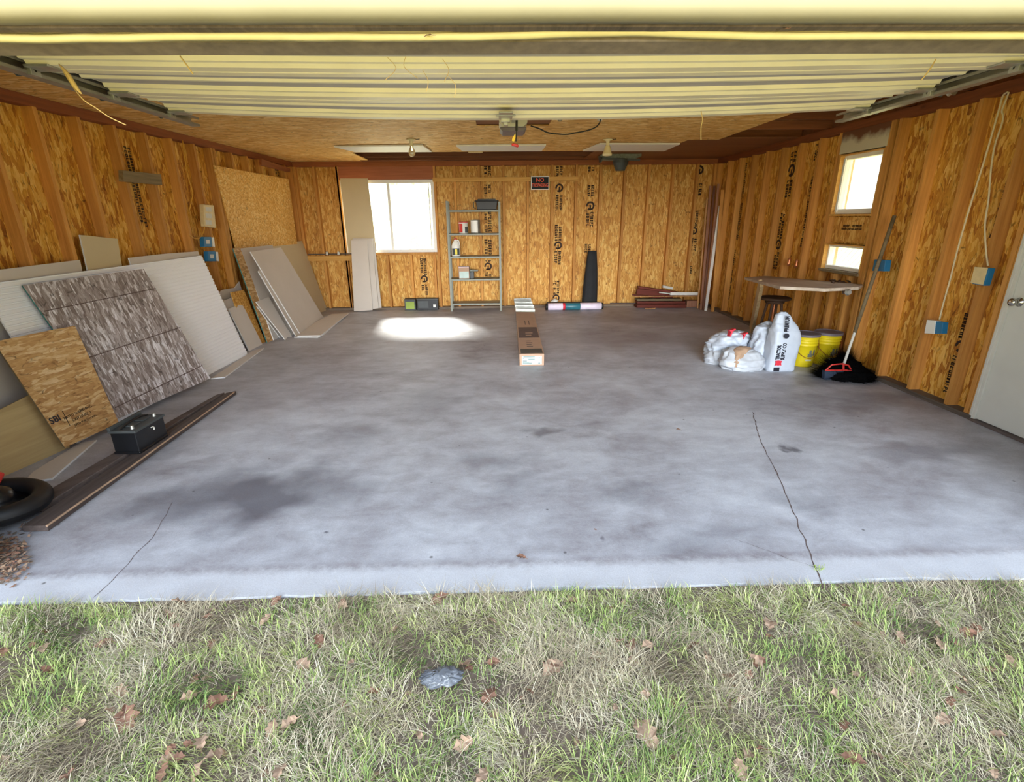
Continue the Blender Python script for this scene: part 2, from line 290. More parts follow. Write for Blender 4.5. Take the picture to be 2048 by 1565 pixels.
# ------------------------------------------------------------------ mesh builder
def wm(o):
    m = o.matrix_basis.copy()
    return wm(o.parent) @ o.matrix_parent_inverse @ m if o.parent else m
class MB:
    def __init__(s): s.v = []; s.f = []; s.mi = []
    def add(s, vs, fs, mi=0):
        o = len(s.v); s.v += [V(p) for p in vs]; s.f += [tuple(i+o for i in f) for f in fs]; s.mi += [mi]*len(fs); return s
    def box(s, a, b, mi=0, M4=None):
        x0, y0, z0 = a; x1, y1, z1 = b
        vs = [V(p) for p in ((x0, y0, z0), (x1, y0, z0), (x1, y1, z0), (x0, y1, z0), (x0, y0, z1), (x1, y0, z1), (x1, y1, z1), (x0, y1, z1))]
        if M4: vs = [M4 @ p for p in vs]
        return s.add(vs, [(0, 3, 2, 1), (4, 5, 6, 7), (0, 1, 5, 4), (1, 2, 6, 5), (2, 3, 7, 6), (3, 0, 4, 7)], mi)
    def bar(s, p, q, w, h, up=(0, 0, 1), mi=0):
        p, q = V(p), V(q); d = (q-p).normalized(); u = V(up)
        if abs(d.dot(u)) > .98: u = V((0, 1, 0))
        a = d.cross(u).normalized(); b = a.cross(d)
        vs = [c+a*sx*w/2+b*sy*h/2 for c in (p, q) for sx, sy in ((-1, -1), (1, -1), (1, 1), (-1, 1))]
        return s.add(vs, [(0, 1, 2, 3), (7, 6, 5, 4), (0, 4, 5, 1), (1, 5, 6, 2), (2, 6, 7, 3), (3, 7, 4, 0)], mi)
    def prism(s, pts, d, mi=0, side=None):
        n = len(pts); pts = [V(p) for p in pts]; d = V(d)
        s.add(pts+[p+d for p in pts], [tuple(range(n)), tuple(range(2*n-1, n-1, -1))], mi)
        o = len(s.v)-2*n
        for i in range(n):
            j = (i+1) % n; s.f.append((o+j, o+i, o+n+i, o+n+j)); s.mi.append(mi if side is None else side)
        return s
    def tube(s, path, r, n=10, mi=0, cap=True):
        path = [V(p) for p in path]; rs = r if isinstance(r, (list, tuple)) else [r]*len(path); o = len(s.v); pu = None
        for i, p in enumerate(path):
            d = (path[min(i+1, len(path)-1)]-path[max(i-1, 0)]).normalized()
            u = pu if pu and abs(d.dot(pu)) < .95 else (V((0, 0, 1)) if abs(d.z) < .9 else V((1, 0, 0)))
            a = d.cross(u).normalized(); b = a.cross(d); pu = b
            for j in range(n):
                t = 2*math.pi*j/n; s.v.append(p+(a*math.cos(t)+b*math.sin(t))*rs[i])
        for i in range(len(path)-1):
            for j in range(n):
                s.f.append((o+i*n+j, o+i*n+(j+1) % n, o+(i+1)*n+(j+1) % n, o+(i+1)*n+j)); s.mi.append(mi)
        if cap:
            s.f.append(tuple(o+j for j in range(n))[::-1]); s.f.append(tuple(o+(len(path)-1)*n+j for j in range(n))); s.mi += [mi, mi]
        return s
    def lathe(s, prof, c=(0, 0, 0), n=28, M4=None, mi=0):
        o = len(s.v); c = V(c)
        for r, z in prof:
            for j in range(n):
                t = 2*math.pi*j/n; p = V((r*math.cos(t), r*math.sin(t), z)); s.v.append((M4 @ p if M4 else p)+c)
        for i in range(len(prof)-1):
            for j in range(n):
                s.f.append((o+i*n+j, o+i*n+(j+1) % n, o+(i+1)*n+(j+1) % n, o+(i+1)*n+j)); s.mi.append(mi)
        s.f.append(tuple(o+j for j in range(n))[::-1]); s.f.append(tuple(o+(len(prof)-1)*n+j for j in range(n))); s.mi += [mi, mi]
        return s
    def build(s, name, mats, parent=None, origin=None, smooth=False, bevel=0, rot=None):
        """world-space vertices; origin is where the object (or its parent thing) stands"""
        if parent is not None: M0 = wm(parent)
        else:
            o = V(origin) if origin is not None else sum(s.v, V())/max(1, len(s.v)); M0 = Matrix.Translation(o)
            if rot is not None: M0 = M0 @ rot
        inv = M0.inverted()
        me = bpy.data.meshes.new(name); me.from_pydata([tuple(inv @ p) for p in s.v], [], s.f)
        if not isinstance(mats, (list, tuple)): mats = [mats]
        for m in mats: me.materials.append(M[m] if isinstance(m, str) else m)
        me.polygons.foreach_set('material_index', s.mi)
        if smooth: me.polygons.foreach_set('use_smooth', [True]*len(me.polygons))
        me.update(); ob = bpy.data.objects.new(name, me); COL.objects.link(ob)
        if parent is not None: ob.parent = parent
        else: ob.matrix_world = M0
        if bevel:
            b = ob.modifiers.new('bevel', 'BEVEL'); b.width = bevel; b.segments = 2; b.limit_method = 'ANGLE'; b.angle_limit = .6
        if smooth:
            pass
        return ob
def tag(o, label=None, cat=None, group=None, kind=None):
    if label: o['label'] = label
    if cat: o['category'] = cat
    if group: o['group'] = group
    if kind: o['kind'] = kind
    return o
def thing(name, loc, label=None, cat=None, group=None, kind=None):
    o = bpy.data.objects.new(name, None); o.empty_display_size = .1; COL.objects.link(o); o.matrix_world = Matrix.Translation(V(loc)); return tag(o, label, cat, group, kind)
def frame(o, xd, n):
    """matrix: origin o, local X along xd, local Z along n"""
    x = V(xd).normalized(); z = V(n).normalized(); x = (x-z*x.dot(z)).normalized(); y = z.cross(x)
    return Matrix(((x.x, y.x, z.x, o[0]), (x.y, y.y, z.y, o[1]), (x.z, y.z, z.z, o[2]), (0, 0, 0, 1)))
def sheet(name, mat, pts, th, label, cat, side=None, group=None, hint=None, bevel=0):
    """flat board whose visible face is the polygon pts (world), thickness th going away from the viewer; textures run in its own plane"""
    pts = [V(p) for p in pts]; n = (pts[1]-pts[0]).cross(pts[2]-pts[0]).normalized()
    view = (CP if hint is None else V(hint))
    if n.dot(view-pts[0]) < 0: n = -n
    M0 = frame(pts[0], pts[1]-pts[0], n); inv = M0.inverted(); b = MB()
    lp = [inv @ p for p in pts]; lp = [V((p.x, p.y, 0)) for p in lp]
    area = sum(lp[i].x*lp[(i+1) % len(lp)].y-lp[(i+1) % len(lp)].x*lp[i].y for i in range(len(lp)))
    if area < 0: lp = lp[::-1]
    b.prism(lp, (0, 0, -th), 0, 1 if side else None)
    me = bpy.data.meshes.new(name); me.from_pydata([tuple(p) for p in b.v], [], b.f)
    for m in ([mat, side] if side else [mat]): me.materials.append(M[m])
    me.polygons.foreach_set('material_index', b.mi); me.update()
    ob = bpy.data.objects.new(name, me); COL.objects.link(ob); ob.matrix_world = M0
    if bevel: md = ob.modifiers.new('bevel', 'BEVEL'); md.width = bevel; md.segments = 2
    return tag(ob, label, cat, group)
def pfl(b0, b1, lean, z0=0.0):
    """plane of a board that stands on the floor along pixels b0-b1 and leans back towards the left wall by lean metres per metre"""
    A = H(*b0, 2, z0); B = H(*b1, 2, z0); T = A+V((-lean, 0, 1)); n = (B-A).cross(T-A).normalized(); return A, n
def pxs(plane, *q): return [PL(x, y, *plane) for x, y in q]
FONT = None
def text(name, s, mat, origin, xd, n, size, parent=None, depth=.002, align='CENTER', bold=0, sx=1.0):
    c = bpy.data.curves.new(name, 'FONT'); c.body = s; c.size = size; c.align_x = align; c.align_y = 'CENTER'; c.extrude = depth; c.offset = bold; c.resolution_u = 3
    t = bpy.data.objects.new(name, c); COL.objects.link(t); dg = bpy.context.evaluated_depsgraph_get(); dg.update()
    me = bpy.data.meshes.new_from_object(t.evaluated_get(dg)); bpy.data.objects.remove(t); me.materials.clear(); me.materials.append(M[mat])
    o = bpy.data.objects.new(name, me); COL.objects.link(o); F0 = frame(V(origin), xd, n) @ Matrix.Diagonal((sx, 1, 1, 1))
    if parent is not None: o.parent = parent; o.matrix_parent_inverse = Matrix.Identity(4); o.matrix_basis = wm(parent).inverted() @ F0
    else: o.matrix_world = F0
    return o
def glyphs(b, O, X, Y, L, Wd, rows=2, seed=1, lift=.0015, logo=None):
    """mill stamp: columns of small letter-like strokes printed along X, across Y"""
    r = random.Random(seed); X, Y = V(X).normalized(), V(Y).normalized(); Nn = X.cross(Y); rh = Wd/rows
    def q(u0, u1, v0, v1):
        p = [O+X*u+Y*w+Nn*lift for u, w in ((u0, v0), (u1, v0), (u1, v1), (u0, v1))]; b.add(p, [(0, 1, 2, 3)])
    for k in range(rows):
        u = r.uniform(0, .03)
        while u < L-.02:
            if logo and any(abs(u-l) < Wd*.7 for l in logo): u += .02; continue
            if r.random() < .05: u += r.uniform(.02, .05); continue
            w = rh*r.uniform(.35, .55); v0, v1 = k*rh+rh*.12, k*rh+rh*.85; t = rh*.19
            q(u, u+t, v0, v1)
            if r.random() < .7: q(u, u+w, v1-t, v1)
            if r.random() < .6: q(u, u+w, v0, v0+t)
            if r.random() < .6: q(u+w-t, u+w, v0, v1)
            if r.random() < .4: q(u, u+w, (v0+v1)/2-t/2, (v0+v1)/2+t/2)
            u += w+rh*.16
    for l in (logo or []):
        c = O+X*l+Y*Wd/2+Nn*lift; R, r0 = Wd*.52, Wd*.30
        for j in range(18):
            if 14 <= j <= 15: continue
            a0, a1 = 2*math.pi*j/18, 2*math.pi*(j+1)/18
            b.add([c+(X*math.cos(a)+Y*math.sin(a))*rr for a, rr in ((a0, r0), (a0, R), (a1, R), (a1, r0))], [(0, 1, 2, 3)])
        b.add([c+X*x+Y*y for x, y in ((-.2*R, -.15*R), (.9*R, -.15*R), (.9*R, .2*R), (-.2*R, .2*R))], [(0, 1, 2, 3)])
def sack(rings, n=48, nz=40, amp=.012, fr=9, seed=0, ex=3.0, crumple=1.7):
    """soft closed bag through rings (z, cx, cy, rx, ry, turn)"""
    b = MB(); m = len(rings); off = V((seed*7.3, seed*3.1, seed*1.7))
    for i in range(nz+1):
        t = i/nz*(m-1); j = min(int(t), m-2); f = t-j; f = f*f*(3-2*f)
        z, cx, cy, rx, ry, tw = [rings[j][q]*(1-f)+rings[j+1][q]*f for q in range(6)]
        for a in range(n):
            th = 2*math.pi*a/n; c, s_ = math.cos(th), math.sin(th)
            x = math.copysign(abs(c)**(2/ex), c)*rx; y = math.copysign(abs(s_)**(2/ex), s_)*ry
            p = V((cx+x*math.cos(tw)-y*math.sin(tw), cy+x*math.sin(tw)+y*math.cos(tw), z))
            d = V((p.x-cx, p.y-cy, 0)); d = d.normalized() if d.length > 1e-6 else V((0, 0, 1))
            q = p+V((noise.noise(p*fr*.7), noise.noise(p*fr*.7+off), noise.noise(p*fr*.7-off)))*.06; w = noise.noise(p*fr*.8+off)*1.2+(1-2.6*abs(noise.noise(q*fr*1.3+off)))*crumple*.8+.5*(1-2.6*abs(noise.noise(q*fr*2.9-off)))*crumple
            p = p+d*w*amp+V((0, 0, noise.noise(p*fr*1.3-off)*amp*.6 if 0 < i else 0)); p.z = max(p.z, .002)
            b.v.append(p)
    for i in range(nz):
        for a in range(n):
            b.f.append((i*n+a, i*n+(a+1) % n, (i+1)*n+(a+1) % n, (i+1)*n+a)); b.mi.append(0)
    b.f.append(tuple(range(n))[::-1]); b.f.append(tuple(nz*n+a for a in range(n))); b.mi += [0, 0]
    return b
def dup(o, loc, rz=0, label=None, group=None, scale=1):
    r = o.copy(); COL.objects.link(r); r.matrix_world = Matrix.Translation(V(loc)) @ Matrix.Rotation(rz, 4, 'Z') @ Matrix.Scale(scale, 4)
    if label: r['label'] = label
    if group: r['group'] = group
    for ch in list(o.children):
        c = ch.copy(); COL.objects.link(c); c.parent = r
        for g in ch.children: d = g.copy(); COL.objects.link(d); d.parent = c
    return r

# ================================================================== THE SETTING
YF = 1.82                                            # front edge of the slab
b = MB()                                             # floor slab with a slightly ragged front edge
xs = np.linspace(-4.2, 4.4, 120)
front = [V((x, YF+.03*noise.noise(V((x*2, 0, 3)))+.012*noise.noise(V((x*11, 1, 3))), 0)) for x in xs]
top = front+[V((4.4, 9.35, 0)), V((-4.2, 9.35, 0))]
b.prism([p for p in top], (0, 0, -.14)); floor = b.build('floor', 'concrete', origin=(0, 0, 0)); tag(floor, kind='structure')
def crack(pts, w, seed):
    b = MB(); P3 = []
    for i in range(len(pts)-1):
        A, B = H(*pts[i], 2, 0), H(*pts[i+1], 2, 0); n = max(3, int((B-A).length/.03))
        for j in range(n): P3.append(A.lerp(B, j/n))
    P3.append(H(*pts[-1], 2, 0)); vs = []
    for i, p in enumerate(P3):
        o = V((noise.noise(V((i*.35, seed, 0)))*.014, noise.noise(V((i*.35, seed, 5)))*.008, .0012)); ww = w*(.5+abs(noise.noise(V((i*.5, seed, 9))))*1.4)
        vs += [p+o-V((ww, 0, 0)), p+o+V((ww, 0, 0))]
    b.add(vs, [(2*i, 2*i+1, 2*i+3, 2*i+2) for i in range(len(P3)-1)]); o = b.build('crack', 'ink_brown', parent=floor); return o
crack([(1505, 825), (1520, 880), (1560, 960), (1585, 1020), (1600, 1060), (1622, 1110), (1632, 1140), (1648, 1178)], .0035, 1)
crack([(345, 1005), (310, 1070), (285, 1095), (255, 1130), (225, 1160), (190, 1195)], .002, 2)
crack([(990, 866), (1050, 868), (1110, 873)], .002, 3)
crack([(1640, 1140), (1500, 1090), (1480, 1082)], .0015, 4)
b = MB(); b.box((-60, -40, -.3), (60, YF+.3, -.06)); b.box((-60, 9.3, -.3), (60, 60, -.06)); b.box((-60, YF+.3, -.3), (-3.75, 9.3, -.06)); b.box((4.05, YF+.3, -.3), (60, 9.3, -.06))
tag(b.build('ground', 'lawn', origin=(0, 0, -.06)), kind='structure')

SP = .4064; SD = .089; SW = .038                     # stud spacing, depth, width
def wall(name, O, X, Nn, L, holes, studs, mats, skip=(), plate_cuts=(), marks=()):
    """O corner on the stud face, X along the wall, Nn into the room; sheathing behind the studs. holes: (u0,u1,z0,z1)"""
    O, X, Nn = V(O), V(X).normalized(), V(Nn).normalized(); Z = V((0, 0, 1))
    def P3(u, z, d): return O+X*u+Z*z+Nn*d
    us = sorted({-.12, L}|{h[0] for h in holes}|{h[1] for h in holes}); zs = sorted({-.05, ZC+.02}|{h[2] for h in holes}|{h[3] for h in holes}); b = MB()
    for i in range(len(us)-1):
        for j in range(len(zs)-1):
            um, zm = (us[i]+us[i+1])/2, (zs[j]+zs[j+1])/2
            if any(h[0] < um < h[1] and h[2] < zm < h[3] for h in holes): continue
            b.prism([P3(us[i], zs[j], -SD), P3(us[i+1], zs[j], -SD), P3(us[i+1], zs[j+1], -SD), P3(us[i], zs[j+1], -SD)], -Nn*.03)
    w = b.build(name, mats[0], origin=O); tag(w, kind='structure')
    def stud(u, z0=.038, z1=ZC-.076, wd=SW, nm='stud', mat=None):
        b = MB(); b.prism([P3(u-wd/2, z0, -SD+.0005), P3(u+wd/2, z0, -SD+.0005), P3(u+wd/2, z0, 0), P3(u-wd/2, z0, 0)], Z*(z1-z0)); return b.build(nm, mat or mats[1], parent=w)
    for s in studs:
        if isinstance(s, tuple): stud(*s)
        else: stud(s)
    def plate(u0, u1, z0, z1, nm, mat, d0=-SD+.0005, d1=0): 
        b = MB(); b.prism([P3(u0, z0, d0), P3(u1, z0, d0), P3(u1, z1, d0), P3(u0, z1, d0)], Nn*(d1-d0)); return b.build(nm, mat, parent=w)
    plate(-.0, L, ZC-.076, ZC-.038, 'top_plate', mats[2]); plate(0, L, ZC-.038, ZC, 'top_plate', mats[2], d1=-.004)
    cuts = [(0, L)]
    for c0, c1 in plate_cuts: cuts = [(a, min(b_, c0)) for a, b_ in cuts if a < c0]+[(max(a, c1), b_) for a, b_ in cuts if b_ > c1]
    for a, b_ in cuts: plate(a, b_, 0, .038, 'bottom_plate', mats[3], d1=.012)
    return w, P3, plate, stud

# --- back wall (u runs from the left corner to the right)
WBX0, WBX1 = -2.62, -1.06; wz0, wz1 = .985, 2.16     # rough opening of the back window
bs = [.02, .33, .70]+[WBX0-XL-.02]
x0 = .11-XL; reg = [x0+SP*i for i in range(-6, 9)]
bs = [(u, .038, wz0-.04) if WBX0-XL < u < WBX1-XL else u for u in [.02, .33, .70]+[x0+SP*i*1.005 for i in range(-6, 9)] if u < XR-XL-.03]
bs = [s for s in bs if not (not isinstance(s, tuple) and abs(s-(WBX1-XL)) < .06)]+[WBX0-XL-.02, WBX1-XL+.02, XR-XL-.02]
wall_back, PB, plateB, studB = wall('wall_back', (XL, YB, 0), (1, 0, 0), (0, -1, 0), XR-XL+.12, [(WBX0-XL, WBX1-XL, wz0, wz1)], bs, ('osb_back', 'stud', 'plate', 'sill'))
hb = plateB(WBX0-XL-.04, WBX1-XL+.04, wz1+.005, ZC-.078, 'header', 'header', d1=-.003)
plateB(WBX0-XL, WBX1-XL, wz0-.038, wz0-.001, 'window_sill', 'stud')
u0, u1 = H(612, 515, 1, YB).x-XL, H(706, 515, 1, YB).x-XL
plateB(u0, u1, H(650, 522, 1, YB).z, H(650, 512, 1, YB).z, 'rail', 'ledger', d0=0.001, d1=.04)
def stamp_back(px, y0, y1, wpx, seed, logos=(), parent=wall_back, d=-SD+.001):
    A = H(px, y0, 1, YB+SD-.001); Bm = H(px, y1, 1, YB+SD-.001); b = MB()
    glyphs(b, V((A.x-wpx*.0045, A.y-.002, A.z)), (0, 0, -1), (1, 0, 0), A.z-Bm.z, wpx*.0088, 2, seed, logo=[A.z-H(px, l, 1, YB+SD).z for l in logos])
    return b.build('mill_stamp', 'ink_print', parent=parent)
for a in ((975, 330, 350, 15, 1), (975, 366, 388, 15, 2), (975, 400, 466, 16, 3), (976, 478, 512, 16, 4), (976, 518, 556, 15, 5, (533,)), (846, 514, 592, 14, 6, (558,)),
          (1119, 332, 352, 14, 7), (1119, 366, 424, 15, 8, (376,)), (1117, 448, 530, 15, 9, (491,)), (1113, 560, 602, 14, 10, (596,)), (1183, 332, 343, 14, 11),
          (1182, 369, 396, 14, 12), (1181, 403, 456, 16, 13, (412,)), (1176, 488, 506, 14, 14), (1400, 330, 345, 16, 15, (340,)), (1398, 366, 390, 16, 16), (1392, 418, 470, 14, 17, (462,)),
          (1388, 476, 504, 14, 18), (1380, 530, 550, 12, 19)): stamp_back(*a)
# --- left wall (u runs from the back corner towards the camera)
Ld = V((-.0244, -1, 0)).normalized()
wall_left, PLw, plateL, studL = wall('wall_left', (XL, YB, 0), Ld, (1, -.0244, 0), 7.3, [], [.02]+[.30+SP*i for i in range(0, 18)]+[.30+SP*5+.06], ('osb_side', 'stud', 'plate_y', 'sill_y'))
def LWP(px, py, d=0): return HL(px, py, d)
# --- right wall (u runs from the back corner towards the camera)
def uR(px, py): return YB-HR(px, py).y
RW0, RW1 = YB-5.87, YB-5.21
rz = (1.545, 2.14, .965, 1.235)
DR0, DR1 = YB-3.60, YB-2.70
rs = [u for u in [.02]+[.02+SP*i for i in range(1, 18)] if not (RW0-.07 < u < RW1+.07) and not (DR0-.04 < u < DR1+.04)]
rs += [RW0-.02, RW0-.06, RW1+.02, RW1+.06, DR0-.02, DR0-.065, DR1+.02, 6.95]
rs += [(RW0+.24, .038, rz[2]-.04), (RW0+.5, .038, rz[2]-.04)]
wall_right, PRw, plateR, studR = wall('wall_right', (XR, YB, 0), (0, -1, 0), (-1, 0, 0), 7.3, [(RW0, RW1, rz[0], rz[1]), (RW0, RW1, rz[2], rz[3]), (DR0, DR1, .0, 2.06)], rs, ('osb_side', 'stud', 'plate_y', 'sill_y'), plate_cuts=[(DR0, DR1)])
hr = plateR(RW0-.02, RW1+.02, rz[1]+.01, ZC-.078, 'header', 'painted_header', d1=.006)
plateR(DR0, DR1, 2.07, ZC-.078, 'header', 'plate_y')
plateR(RW0, RW1, rz[0]-.02, rz[0]-.002, 'window_sill', 'ledger', d1=.01); plateR(RW0, RW1, rz[2]-.03, rz[2]-.002, 'window_sill', 'grey_wood', d1=.02)
plateR(RW0+.005, RW1-.005, rz[3]+.02, rz[0]-.03, 'infill_panel', 'osb_back', d0=-SD+.002, d1=-.06)
def stamp_right(a, c, wd, seed, logos=(), rows=2, parent=wall_right):
    A = H(*a, 0, XR+SD-.001); Bm = H(*c, 0, XR+SD-.001); y = (A.y+Bm.y)/2; b = MB()
    glyphs(b, V((A.x, y+wd/2, A.z)), (0, 0, -1), (0, -1, 0), A.z-Bm.z, wd, rows, seed, logo=[l*(A.z-Bm.z) for l in logos]); 
    for p in b.v: p.x = XR+SD-.0025
    return b.build('mill_stamp', 'ink_print', parent=parent)
for a in (((1491, 325), (1485, 400), .10, 21), ((1484, 405), (1473, 480), .10, 22), ((1470, 500), (1456, 600), .10, 23, (.6,)), ((1590, 300), (1574, 396), .15, 24, (.42,)), ((1567, 425), (1549, 540), .13, 25, (.55,)),
          ((1638, 284), (1630, 322), .09, 26), ((1626, 355), (1604, 500), .09, 27), ((2035, 360), (1968, 520), .10, 28, (.7,)), ((1945, 625), (1890, 790), .10, 29, (.4,)), ((1732, 478), (1672, 482), .0001, 30)):
    if a[2] > .001: stamp_right(*a)
b = MB(); A = PRw(RW0+.16, 1.38, -.0585); glyphs(b, A, (0, -1, 0), (0, 0, 1), .34, .06, 2, 31); b.build('mill_stamp', 'ink_print', parent=wall_right)
A, Bm = HL(243, 288, -SD+.001), HL(284, 458, -SD+.001); b = MB(); nL = V((1, -.0244, 0)).normalized()
glyphs(b, V(((A.x+Bm.x)/2, (A.y+Bm.y)/2, A.z))+nL*.002, (0, 0, -1), Ld*-1, A.z-Bm.z, .10, 2, 33); b.build('mill_stamp', 'ink_print', parent=wall_left)
b = MB(); A = HL(548, 330, -SD+.001); glyphs(b, A+nL*.002, (0, 0, -1), Ld*-1, .16, .13, 2, 34); b.build('mill_stamp', 'ink_print', parent=wall_left)

# --- front wall around the big opening, gable above, roof (they shade the grass and keep the attic dark)
b = MB(); YW = 2.0
for x0_, x1_, z0_, z1_ in ((-4.0, -2.42, -.1, 2.6), (3.05, 4.1, -.1, 2.6), (-2.42, 3.05, 2.125, 2.6)): b.box((x0_, YW-.06, z0_), (x1_, YW+.06, z1_))
b.prism([(-4, YW-.06, 2.6), (4.3, YW-.06, 2.6), (.15, YW-.06, 3.95)], (0, .1, 0)); b.prism([(-4, 9.24, 2.44), (4.3, 9.24, 2.44), (.15, 9.24, 3.95)], (0, .1, 0))
tag(b.build('wall_front', 'dark_plank', origin=(0, YW, 0)), kind='structure')  # dark colour stands in for the shade in the gap above the door seal
b = MB(); b.prism([(-4.3, 1.55, 2.45), (.15, 1.55, 4.0), (.15, 9.7, 4.0), (-4.3, 9.7, 2.45)], (0, 0, .03)); b.prism([(4.6, 1.55, 2.45), (.15, 1.55, 4.0), (.15, 9.7, 4.0), (4.6, 9.7, 2.45)], (0, 0, .03))
b.box((3.83, 1.9, 2.40), (3.86, 9.5, 2.70)); b.box((-3.86, 1.9, 2.30), (-3.83, 9.5, 2.59))
tag(b.build('roof', 'ply_brown', origin=(0, 5, 2.5)), kind='structure')
# header casing across the top of the opening: rounded vinyl trim, profile (pixel row at centre, y)
def prof(rows): return [(y, H(1024, py, 1, y).z) for py, y in rows]
def extr(P2, x0, x1, n=1, sag=None, closed=True):
    """extrude a (y,z) profile along x; sag(x) lowers it"""
    b = MB(); xs_ = np.linspace(x0, x1, n+1); m = len(P2)
    for x in xs_:
        for y, z in P2: b.v.append(V((x, y, z-((sag(x, y) if sag.__name__ == 'sag' else sag(x)) if sag else 0))))
    for i in range(n):
        for j in range(m if closed else m-1):
            b.f.append((i*m+j, i*m+(j+1) % m, (i+1)*m+(j+1) % m, (i+1)*m+j)); b.mi.append(0)
    b.f.append(tuple(range(m))[::-1]); b.f.append(tuple(n*m+j for j in range(m))); b.mi += [0, 0]; return b
def wob(x, s=0, a=.003): return a*noise.noise(V((x*1.7, s, 2)))+a*.4*noise.noise(V((x*7, s, 5)))
zc = H(1024, 36, 1, 1.86).z
pr = [(1.90, zc+.004), (1.87, zc), (1.845, zc+.008), (1.832, zc+.025), (1.83, zc+.06), (1.835, zc+.10), (1.83, zc+.35), (1.93, zc+.35), (1.93, zc+.004)]
b = extr(pr, -2.6, 3.2, 90, lambda x: wob(x, 1, .004)); tag(b.build('trim_1', 'trim', origin=(0, 1.88, zc), smooth=True), kind='structure')

# --- ceiling: strand board sheets with the two openings, joists showing where board is missing
b = MB(); zt = ZC+.012
hx0, hx1, hy0, hy1 = -.20, .545, 5.40, 5.86
for x0_, x1_, y0_, y1_ in ((-3.7, hx0, 2.06, 8.0), (hx1, 2.78, 2.06, 6.95), (hx0, hx1, 2.06, hy0), (hx0, hx1, hy1, 8.0), (hx1, 2.4, 6.95, 8.0), (-3.7, -2.08, 8.0, 9.25), (2.78, 3.8, 2.06, 3.5)):
    b.box((x0_, y0_, ZC+.001), (x1_, y1_, zt))
ceiling = tag(b.build('ceiling', 'osb_ceiling', origin=(0, 5, ZC)), kind='structure')
b = MB(); b.box((1.42, 8.0, ZC+.002), (3.78, 9.25, zt)); b.box((2.4, 6.78, ZC+.002), (3.78, 8.0, zt)); b.build('dark_sheet', 'ply_brown', parent=ceiling)
for i in range(12):
    y = 2.6+i*.6096; b = MB(); b.box((-3.6, y, ZC+.014), (3.78, y+.038, ZC+.10)); b.build('joist', 'joist', parent=ceiling)
b = MB(); b.box((-2.2, 9.0, ZC-.004), (1.5, 9.16, ZC+.09)); b.build('joist', 'joist', parent=ceiling)
b = MB(); b.box((-.3, 5.50, zt+.001), (.65, 5.83, zt+.04)); b.build('blocking', 'ply_brown', parent=ceiling)
b = MB(); b.box((2.80, 5.0, ZC+.03), (3.7, 5.10, ZC+.05)); b.box((2.82, 6.2, ZC+.11), (3.7, 6.24, ZC+.20)); b.build('blocking', 'joist', parent=ceiling)

# ================================================================== OVERHEAD DOOR
def zat(py, y): return H(1024, py, 1, y).z
DX0, DX1 = -2.28, 2.69
def rise(y): return 0.0
def sag(x, y=3.0): u = (x-.2)/2.5; return (.012+.048*max(0, y-2.42)/1.70)*(1-u*u)
gd = thing('overhead_garage_door', (.3, 2.9, 2.2), 'cream sectional garage door rolled up under the ceiling, ribbed inner side showing', 'garage door')
def sec(y0, z0, y1, z1, nm='door_section', rail=True):
    """one section from its near edge (y0,z0) to its far edge; folded rails hang below a recessed skin"""
    L = y1-y0; k_ = (z1-z0)/L; q = lambda t, d: (y0+t, z0+k_*t-d)
    P2 = [q(0, 0), q(0, .028), q(.012, .040), q(.07, .040), q(.085, .022), q(.11, .022), q(.12, .004), q(L*.46, .004), q(L*.48, .016), q(L*.52, .016), q(L*.54, .004), q(L-.13, .004), q(L-.12, .024), q(L-.09, .024), q(L-.075, .040), q(L-.004, .040), q(L-.004, 0)]
    P2 = P2+[q(L-.004, -.012), q(0, -.012)]
    return P2
YS = [2.42, 2.99, 3.555, 4.12]; ZD = 2.31
for i in range(3):
    y0, y1 = YS[i]+.004, YS[i+1]; P2 = sec(y0, ZD, y1, ZD)
    inset = i*.0
    b = extr(P2, DX0, DX1, 24, sag); s = b.build('door_section', 'cream', parent=gd)
    sk = MB()
    for t0, t1 in ((.125, (y1-y0)*.455), ((y1-y0)*.545, y1-y0-.135)):
        q = extr([(y0+t0, ZD-.0045), (y0+t1, ZD-.0045), (y0+t1, ZD-.003), (y0+t0, ZD-.003)], DX0+.01, DX1-.01, 24, sag); sk.add(q.v, q.f)
    sk.build('shaded_recess_skin', 'door_skin_shaded', parent=s)  # grey over the cream: shade of the recesses put into the colour
# bottom section tips down to the opening: tilted skin, retainer strip, bulb seal
yb_, zb_ = 2.03, zat(84, 2.03)
P2 = [(yb_, zb_), (2.10, zat(109, 2.10)), (2.42, ZD-.03), (2.42, ZD), (2.10, zat(109, 2.1)+.03), (yb_, zb_+.05)]
b = extr(P2, DX0-.1, DX1+.12, 24, lambda x: wob(x, 3, .002)); b.build('door_section', 'retainer', parent=gd)
P2 = prof([(79, 1.985), (68, 1.978), (64, 1.99)])+[(2.035, zat(66, 2.035)), (2.035, zat(84, 2.035))]
b = extr(P2, DX0-.25, DX1+.25, 120, lambda x: wob(x, 5, .005)-.012*math.exp(-((x-.45)/.35)**2)); b.build('seal_lip', 'seal_lip', parent=gd, smooth=True)
P2 = prof([(66, 1.984), (58, 1.972), (50, 1.968), (42, 1.975), (38, 1.99)])+[(2.03, zat(44, 2.03)), (2.03, zat(66, 2.03))]
b = extr(P2, DX0-.25, DX1+.25, 120, lambda x: wob(x, 9, .005)+.006*noise.noise(V((x*5, 2, 7)))); b.build('bottom_seal', 'seal', parent=gd, smooth=True)
